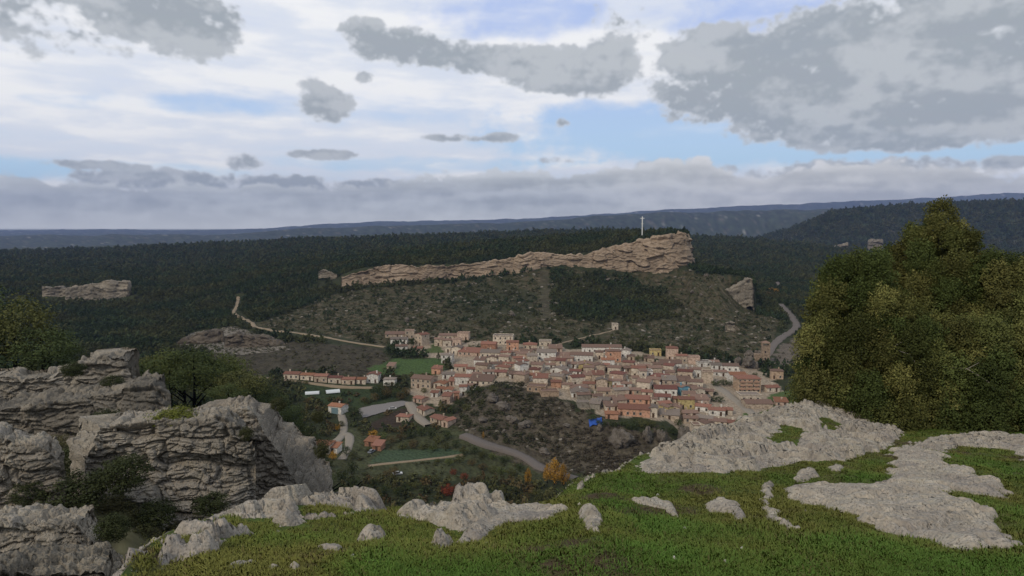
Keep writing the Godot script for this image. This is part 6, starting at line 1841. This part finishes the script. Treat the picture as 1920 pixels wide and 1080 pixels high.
func make_turf() -> void:
	var st := SurfaceTool.new()
	var tufts := []
	for v in 3:
		st = SurfaceTool.new()
		st.begin(Mesh.PRIMITIVE_TRIANGLES)
		rng.seed = 300 + v
		for k in 16:
			var a := rng.randf() * TAU
			var at := Vector3(rng.randfn() * 0.022, -0.004, rng.randfn() * 0.022)
			var lean := Vector3(cos(a), 0, sin(a)) * rng.randf_range(0.2, 1.1)
			var h := rng.randf_range(0.010, 0.024)
			var side := Vector3(-sin(a), 0, cos(a)) * 0.0022
			var t := rng.randf_range(0.7, 1.3)
			var nn := (Vector3.UP * 0.9 + Vector3(cos(a), 0, sin(a)) * 0.3).normalized()
			var tip := at + (Vector3.UP * 0.85 + lean) * h
			var bend := at + (Vector3.UP + lean * 0.35) * h * 0.6
			# both blades halves face up the side the tip leans away from
			for p in [at - side, bend - side * 0.8, bend + side * 0.8, at - side, bend + side * 0.8, at + side, bend - side * 0.8, tip, bend + side * 0.8]:
				st.set_color(Color(t, t, t * 0.9)); st.set_normal(nn); st.add_vertex(p)
		tufts.append(st.commit())
	var buf := [PackedFloat32Array(), PackedFloat32Array(), PackedFloat32Array()]
	rng.seed = 404
	var total := 200000
	for i in total:
		var z := 2.4 + 19.0 * pow(rng.randf(), 2.1)
		var s := rng.randf_range(-0.9, 1.15)
		var x := s * z
		if z > plat_edge(s) - 0.04: continue
		var d := rock_depth(x, z)
		if d > 0.015: continue
		var bare := fine.get_noise_2d(x * 70.0 + 90.0, z * 70.0)
		if bare > 0.36 and rng.randf() < 0.75: continue
		var near := sm(-0.5, 0.0, d)
		var yel := clampf(0.25 + 0.8 * fine.get_noise_2d(x * 45.0, z * 45.0) + 0.55 * near + rng.randf_range(-0.2, 0.2) + 0.25 * sm(-1.0, -4.0, x), 0.0, 1.0)
		var c := Color(0.112, 0.205, 0.038).lerp(Color(0.205, 0.205, 0.054), yel) * rng.randf_range(0.85, 1.2)
		c = c.lerp(Color(0.16, 0.12, 0.06), 0.7 if rng.randf() < 0.06 + 0.3 * sm(0.2, 0.4, bare) else 0.0)
		var size := rng.randf_range(0.7, 1.35) * (1.0 + 0.05 * (z - 2.4)) * (1.0 + 0.5 * fine.get_noise_2d(x * 120.0, z * 120.0))
		push(buf[rng.randi() % 3], Basis(Vector3.UP, rng.randf() * TAU).scaled(Vector3(size, size * (0.75 + 0.25 / (1.0 + 0.1 * z)), size)), Vector3(x, plateau(x, z), -z), c)
	var m := foliage("turf", 1, 1, 1)
	for k in 3: tag(copies("grass", tufts[k], m, buf[k]), ["short green turf on the plateau", "yellowish green turf mixed through the lawn", "thin grass blades mixed through the turf"][k], "grass", "", "stuff")
	# white pebbles in the turf
	rng.seed = 31
	var pebble := boulder_mesh(4)
	var done_ := 0
	while done_ < 12:
		var z := rng.randf_range(3.4, 7.5)
		var s := rng.randf_range(-0.35, 0.72)
		var x := s * z
		if z > plat_edge(s) - 0.2 or rock_depth(x, z) > -0.1: continue
		var p := put("pebble", pebble, surface("pebble", lin(0.55, 0.53, 0.49)))
		var r := rng.randf_range(0.012, 0.026)
		p.scale = Vector3(r, r * 0.7, r)
		p.position = Vector3(x, plateau(x, z) + 0.004, -z)
		tag(p, "small white pebble lying in the short turf", "pebble", "white pebbles in the turf")
		done_ += 1

func make_crags() -> void:
	var lime: Texture2D = textures["limestone"]
	var pits: Texture2D = textures["limestone_pits"]
	var mid := surface("crag_rock", lin(0.52, 0.485, 0.44), lime, 0.22, pits, 7.0, 0.95, true)
	var far := surface("cliff_rock", lin(0.62, 0.495, 0.39), lime, 0.05, pits, 30.0, 0.95, true)
	var k := 0
	for q in CRAGS:
		var span: float = q[3].size() / 5.0
		k += 1
		var wide: int = [240, 240, 360, 360, 200, 240, 260][k - 1]
		var high: int = [150, 130, 300, 280, 150, 170, 170][k - 1]
		var tint: Color = [Color(1, 1, 1), Color(0.72, 0.72, 0.72), Color(1, 1, 1), Color(0.95, 0.94, 0.94), Color(1.02, 1, 0.98), Color(0.95, 0.95, 0.95), Color(0.62, 0.62, 0.61)][k - 1]
		tag(put(q[0], crag_mesh(q[3], q[2], wide, high, k * 13, 0.08, 1.0, 0.9, tint), mid), q[1], "crag", "limestone crags beside the plateau")
	for q in MESA: tag(put(q[0], crag_mesh(q[3], q[2], 560, 90, 5, 0.05, 0.4, 0.4), far), q[1], "cliff")
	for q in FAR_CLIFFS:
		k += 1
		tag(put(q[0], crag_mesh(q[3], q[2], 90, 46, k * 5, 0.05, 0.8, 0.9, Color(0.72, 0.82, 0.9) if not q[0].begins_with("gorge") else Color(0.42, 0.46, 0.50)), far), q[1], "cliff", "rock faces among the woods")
	# bushes rooted on the crags
	rng.seed = 8
	var list := [[-20.6, -12.2, 40.5, 2.8, 1.4, 6, "bright yellow-green bush on top of the big crag"], [-22.5, -14.5, 34.0, 3.2, 2.0, 0, "large dark bush between the bluff and the big crag"], [-20.2, -13.6, 34.5, 2.4, 1.9, 0, "dark bush left of the big crag face"], [-24.3, -13.9, 33.2, 1.8, 1.3, 0, "small dark bush at the foot of the pale bluff"], [-14.6, -11.4, 41.6, 1.0, 0.9, 1, "round bush on the right shoulder of the crag"], [-12.6, -12.6, 43.2, 0.9, 0.8, 1, "small bush high on the dark crag side"], [-12.3, -14.8, 42.6, 1.0, 1.1, 1, "bush clinging to the right end of the crag"], [-15.8, -12.6, 39.4, 0.8, 0.9, 1, "little bush on the face of the big crag"], [-19.5, -16.2, 36.0, 2.2, 1.4, 0, "dark bush under the overhang of the big crag"], [-17.0, -16.0, 37.0, 2.0, 1.2, 0, "shadowed bush at the foot of the big crag"], [-36.5, -14.7, 61.0, 2.0, 1.2, 0, "dark bush on a ledge of the layered crag"], [-40.0, -13.6, 61.0, 2.2, 1.4, 0, "bush at the left notch of the layered crag"], [-33.0, -16.8, 54.0, 3.0, 2.0, 0, "dark bush in the recess below the layered crag"], [-12.2, -9.4, 20.0, 1.0, 0.9, 0, "small dark shrub on the lower left outcrop"], [-10.8, -10.3, 18.0, 0.9, 0.8, 0, "dark shrub beside the rock slope"], [-30.0, -17.0, 46.0, 3.4, 2.2, 0, "broad dark bush deep in the gully"]]
	var bark := surface("bark", Color.BLACK)
	for q in list:
		var o := base("bush", Vector3(q[0], q[1] + 0.008 * q[2], -q[2]), rng.randf() * TAU)
		tag(o, q[6], "bush", "bushes on the crags")
		var t: Array = [[0.050, 0.060, 0.026], [0.062, 0.066, 0.030]][mini(q[5], 1)] if q[5] < 6 else [0.135, 0.150, 0.030]
		var c := put("crown", crown_mesh(int(q[0] * -7), 130, 42, 0.025, "bush"), foliage("bush_%d" % q[5], t[0], t[1], t[2]), o)
		c.scale = Vector3(q[3], q[4], q[3])
		c.position.y = -0.25
		put("trunk", trunk_mesh(3), bark, o).scale = Vector3(q[3] * 0.6, q[4] * 0.8, q[3] * 0.6)

# ---------------------------------------------------------------- the evergreen thicket at the right
func spray_mesh(seed_: int) -> ArrayMesh:
	var r := RandomNumberGenerator.new()
	r.seed = seed_
	var v := PackedVector3Array(); var n := PackedVector3Array(); var c := PackedColorArray(); var idx := PackedInt32Array()
	for k in 22:
		var t := float(k) / 22.0
		var a := k * 2.4
		var p := Vector3(0, t * 0.34, 0) + Vector3(cos(a), r.randf_range(-0.2, 0.5), sin(a)) * (0.13 * (1.0 - t * 0.55)) * r.randf_range(0.4, 1.2)
		var out := (Vector3(cos(a), 0.7, sin(a)) + Vector3(r.randfn(), r.randfn(), r.randfn()) * 0.5).normalized()
		var side := out.cross(Vector3(r.randfn(), r.randfn(), r.randfn())).normalized()
		var tip := out.cross(side)
		var s := r.randf_range(0.026, 0.046)
		var i := v.size()
		v.append(p - tip * s); v.append(p + side * s * 0.55); v.append(p + tip * s); v.append(p - side * s * 0.55)
		var q := r.randf_range(0.75, 1.25)
		for m in 4:
			n.append(out); c.append(Color(q, q, q * 0.95))
		idx.append_array(PackedInt32Array([i, i + 2, i + 1, i, i + 3, i + 2]))
	var a := []
	a.resize(Mesh.ARRAY_MAX)
	a[Mesh.ARRAY_VERTEX] = v; a[Mesh.ARRAY_NORMAL] = n; a[Mesh.ARRAY_COLOR] = c; a[Mesh.ARRAY_INDEX] = idx
	var m := ArrayMesh.new()
	m.add_surface_from_arrays(Mesh.PRIMITIVE_TRIANGLES, a)
	return m

func make_thicket() -> void:
	# bearing tangent, distance, height, radius, label, crown cone share
	var list := [[0.628, 21.0, 6.75, 2.35, "tallest evergreen tree with a pointed top in the right-hand thicket", 0.8], [0.512, 19.0, 4.35, 1.30, "rounded evergreen at the left end of the thicket", 0.25], [0.735, 20.0, 5.1, 2.0, "broad evergreen right of the tallest tree", 0.3], [0.565, 18.4, 3.1, 1.5, "low evergreen in front of the tallest tree", 0.2], [0.675, 18.0, 2.9, 1.5, "low dark evergreen at the foot of the right-hand thicket", 0.2], [0.86, 21.5, 6.2, 2.4, "evergreen at the right border of the picture", 0.4], [0.56, 22.5, 5.6, 1.3, "slim dark evergreen behind the rounded one", 0.5], [0.466, 18.6, 2.4, 0.6, "small yellowish evergreen at the left foot of the thicket", 0.3], [0.79, 18.0, 3.0, 1.5, "low bushy evergreen above the stone ledge", 0.2]]
	var spray := [spray_mesh(1), spray_mesh(2)]
	var leaf := foliage("evergreen_leaf", 1, 1, 1)
	var bark := surface("grey_bark", lin(0.13, 0.115, 0.10), noise_texture("earth", 0, 1, Color.WHITE, Color.WHITE, Color.WHITE), 3.0)
	rng.seed = 91
	for q in list:
		var z: float = q[1]
		var x: float = q[0] * z
		var h: float = q[2]
		var rad: float = q[3]
		var y := plateau(x, z) if z < plat_edge(q[0]) else plateau(q[0] * plat_edge(q[0]), plat_edge(q[0]))
		var o := base("evergreen_tree", Vector3(x, y - 0.05, -z))
		tag(o, q[4], "tree", "evergreen thicket on the plateau edge")
		var st := SurfaceTool.new()
		st.begin(Mesh.PRIMITIVE_TRIANGLES)
		limb(st, [[Vector3(0, -0.6, 0), 0.045 * h * 0.55], [Vector3(0.05, h * 0.3, 0.03), 0.03 * h * 0.5], [Vector3(-0.03, h * 0.65, 0), 0.016 * h * 0.5], [Vector3(0, h * 0.96, 0), 0.006]], 9)
		put("trunk", st.commit(), bark, o)
		var t := PackedFloat32Array()
		st = SurfaceTool.new()
		st.begin(Mesh.PRIMITIVE_TRIANGLES)
		var spots := []
		for k in int(60 + 60 * rad * h):
			var up := pow(rng.randf(), 0.85)
			var taper := lerpf(sqrt(maxf(0.0, 1.0 - pow(up * 1.7 - 0.75, 2) * 0.85)), 1.08 - up, q[5])
			var a := rng.randf() * TAU
			var rr := rad * maxf(taper, 0.06) * pow(rng.randf(), 0.22)
			var at := Vector3(cos(a) * rr, 0.12 + up * (h - 0.35), sin(a) * rr)
			if k == 0: at = Vector3(0, h - 0.3, 0)
			var crowded := false
			for other in spots:
				if (other - at).length_squared() < 0.27: crowded = true; break
			if crowded: continue
			spots.append(at)
			var cr: float = rng.randf_range(0.27, 0.44) * (1.0 - 0.3 * up * q[5])
			if spots.size() % 3 == 0:
				limb(st, [[Vector3(at.x * 0.05, maxf(0.1, at.y - rr * 0.7), at.z * 0.05), 0.03], [at * Vector3(0.55, 1, 0.55) - Vector3(0, rr * 0.25, 0), 0.018], [at, 0.006]], 5)
			var tone := rng.randf_range(0.6, 1.35)
			var yel := clampf(rng.randf_range(-0.2, 0.9), 0.0, 1.0)
			for l in int(430.0 * cr):
				var d := Vector3(rng.randfn(), rng.randfn() + 0.35, rng.randfn()).normalized()
				var p: Vector3 = at + d * cr * Vector3(0.9, 1.35, 0.9) * pow(rng.randf(), 0.28)
				if p.y < 0.02: continue
				var grow := (d * 0.8 + Vector3(at.x, 0, at.z).normalized() * 0.3 + Vector3(0, 0.7, 0) + Vector3(rng.randfn(), rng.randfn(), rng.randfn()) * 0.25).normalized()
				var bx := grow.cross(Vector3(rng.randfn(), rng.randfn(), rng.randfn())).normalized()
				var s := rng.randf_range(0.55, 1.0)
				var c := Color(0.072, 0.094, 0.030).lerp(Color(0.185, 0.175, 0.060), yel * rng.randf_range(0.6, 1.2)) * tone * rng.randf_range(0.8, 1.2)
				push(t, Basis(bx * s, grow * s, bx.cross(grow) * s), p, c)
		put("branches", st.commit(), bark, o)
		tag(copies("crown", spray[rng.randi() % 2], leaf, t, o), "", "", "", "stuff")
	# a few bare dead branches
	for b in [[0.545, 17.6, 1.9, 0.3, "bare pale dead branch sticking out of the thicket"], [0.66, 16.9, 1.5, -0.2, "bare dead branch low in the right-hand thicket"]]:
		var st := SurfaceTool.new()
		st.begin(Mesh.PRIMITIVE_TRIANGLES)
		var x: float = b[0] * b[1]
		limb(st, [[Vector3(0, 0, -0.8), 0.018], [Vector3(0.35, 0.1, 0), 0.014], [Vector3(0.7, -0.1 + b[3] * 0.3, 0.25), 0.010], [Vector3(1.0, -0.5, 0.35), 0.005]], 6)
		limb(st, [[Vector3(0.35, 0.1, 0), 0.010], [Vector3(0.5, 0.3, 0.2), 0.004]], 5)
		var o := put("dead_branch", st.commit(), surface("dead_wood", lin(0.34, 0.31, 0.27)))
		o.position = Vector3(x, plateau(x, minf(b[1], plat_edge(b[0]))) + b[2], -b[1])
		tag(o, b[4], "branch")

# ---------------------------------------------------------------- build
func _ready() -> void:
	# camera
	var cam := Camera3D.new()
	cam.name = "camera"
	cam.fov = 46.0
	cam.near = 0.1
	cam.far = 40000.0
	cam.rotation_degrees.x = -4.95
	add_child(cam)
	cam.current = true
	# noises
	noise.noise_type = FastNoiseLite.TYPE_SIMPLEX_SMOOTH; noise.frequency = 0.01; noise.fractal_type = FastNoiseLite.FRACTAL_NONE; noise.seed = 4
	fine.noise_type = FastNoiseLite.TYPE_SIMPLEX_SMOOTH; fine.frequency = 0.01; fine.fractal_type = FastNoiseLite.FRACTAL_FBM; fine.fractal_octaves = 4; fine.seed = 9
	cells.noise_type = FastNoiseLite.TYPE_CELLULAR; cells.frequency = 0.01; cells.fractal_type = FastNoiseLite.FRACTAL_NONE; cells.cellular_return_type = FastNoiseLite.RETURN_DISTANCE2_SUB; cells.cellular_jitter = 0.9; cells.seed = 6
	blocks.noise_type = FastNoiseLite.TYPE_CELLULAR; blocks.frequency = 0.01; blocks.fractal_type = FastNoiseLite.FRACTAL_NONE; blocks.cellular_return_type = FastNoiseLite.RETURN_CELL_VALUE; blocks.cellular_jitter = 0.9; blocks.seed = 6
	billow.noise_type = FastNoiseLite.TYPE_SIMPLEX_SMOOTH; billow.frequency = 0.01; billow.fractal_type = FastNoiseLite.FRACTAL_FBM; billow.fractal_octaves = 6; billow.fractal_gain = 0.56; billow.seed = 23
	# sky, sun behind cloud, haze, exposure
	var env := Environment.new()
	env.background_mode = Environment.BG_SKY
	env.tonemap_mode = Environment.TONE_MAPPER_LINEAR
	env.tonemap_exposure = 1.0
	var sky := Sky.new()
	var pan := PanoramaSkyMaterial.new()
	pan.panorama = make_sky()
	sky.sky_material = pan
	env.sky = sky
	env.sdfgi_enabled = true; env.ssao_enabled = true; env.ssil_enabled = true
	env.fog_enabled = true
	env.fog_density = 0.000046
	env.fog_light_color = lin(0.38, 0.51, 0.95)
	var we := WorldEnvironment.new()
	we.name = "environment"
	we.environment = env
	add_child(we)
	var sun := DirectionalLight3D.new()
	sun.name = "sun"
	sun.light_energy = 0.5
	sun.light_color = Color(1.0, 0.94, 0.85)
	sun.light_angular_distance = 11.0
	sun.shadow_enabled = true
	add_child(sun)
	sun.look_at_from_position(Vector3.ZERO, Vector3(0.5, -0.62, -0.6))
	# survey
	fine_columns(LAND, land_s, land_z, land_y, land_m, NS)
	fine_columns(PLATEAU, plat_s, plat_z, plat_y, plat_m, NS)
	for r in REGIONS:
		var p := to_poly(r[1])
		regions[r[0]] = [p, bounds(p)]
	occupied.resize(OCC_N * OCC_M)
	var t0 := Time.get_ticks_msec()
	make_land(); print("land ", Time.get_ticks_msec() - t0)
	make_roads(); print("roads ", Time.get_ticks_msec() - t0)
	make_houses(); print("houses ", Time.get_ticks_msec() - t0)
	make_landmarks(); print("landmarks ", Time.get_ticks_msec() - t0)
	make_plateau(); print("plateau ", Time.get_ticks_msec() - t0)
	make_thicket(); print("thicket ", Time.get_ticks_msec() - t0)
	make_trees(); print("trees ", Time.get_ticks_msec() - t0)
	make_forest(); print("forest ", Time.get_ticks_msec() - t0)
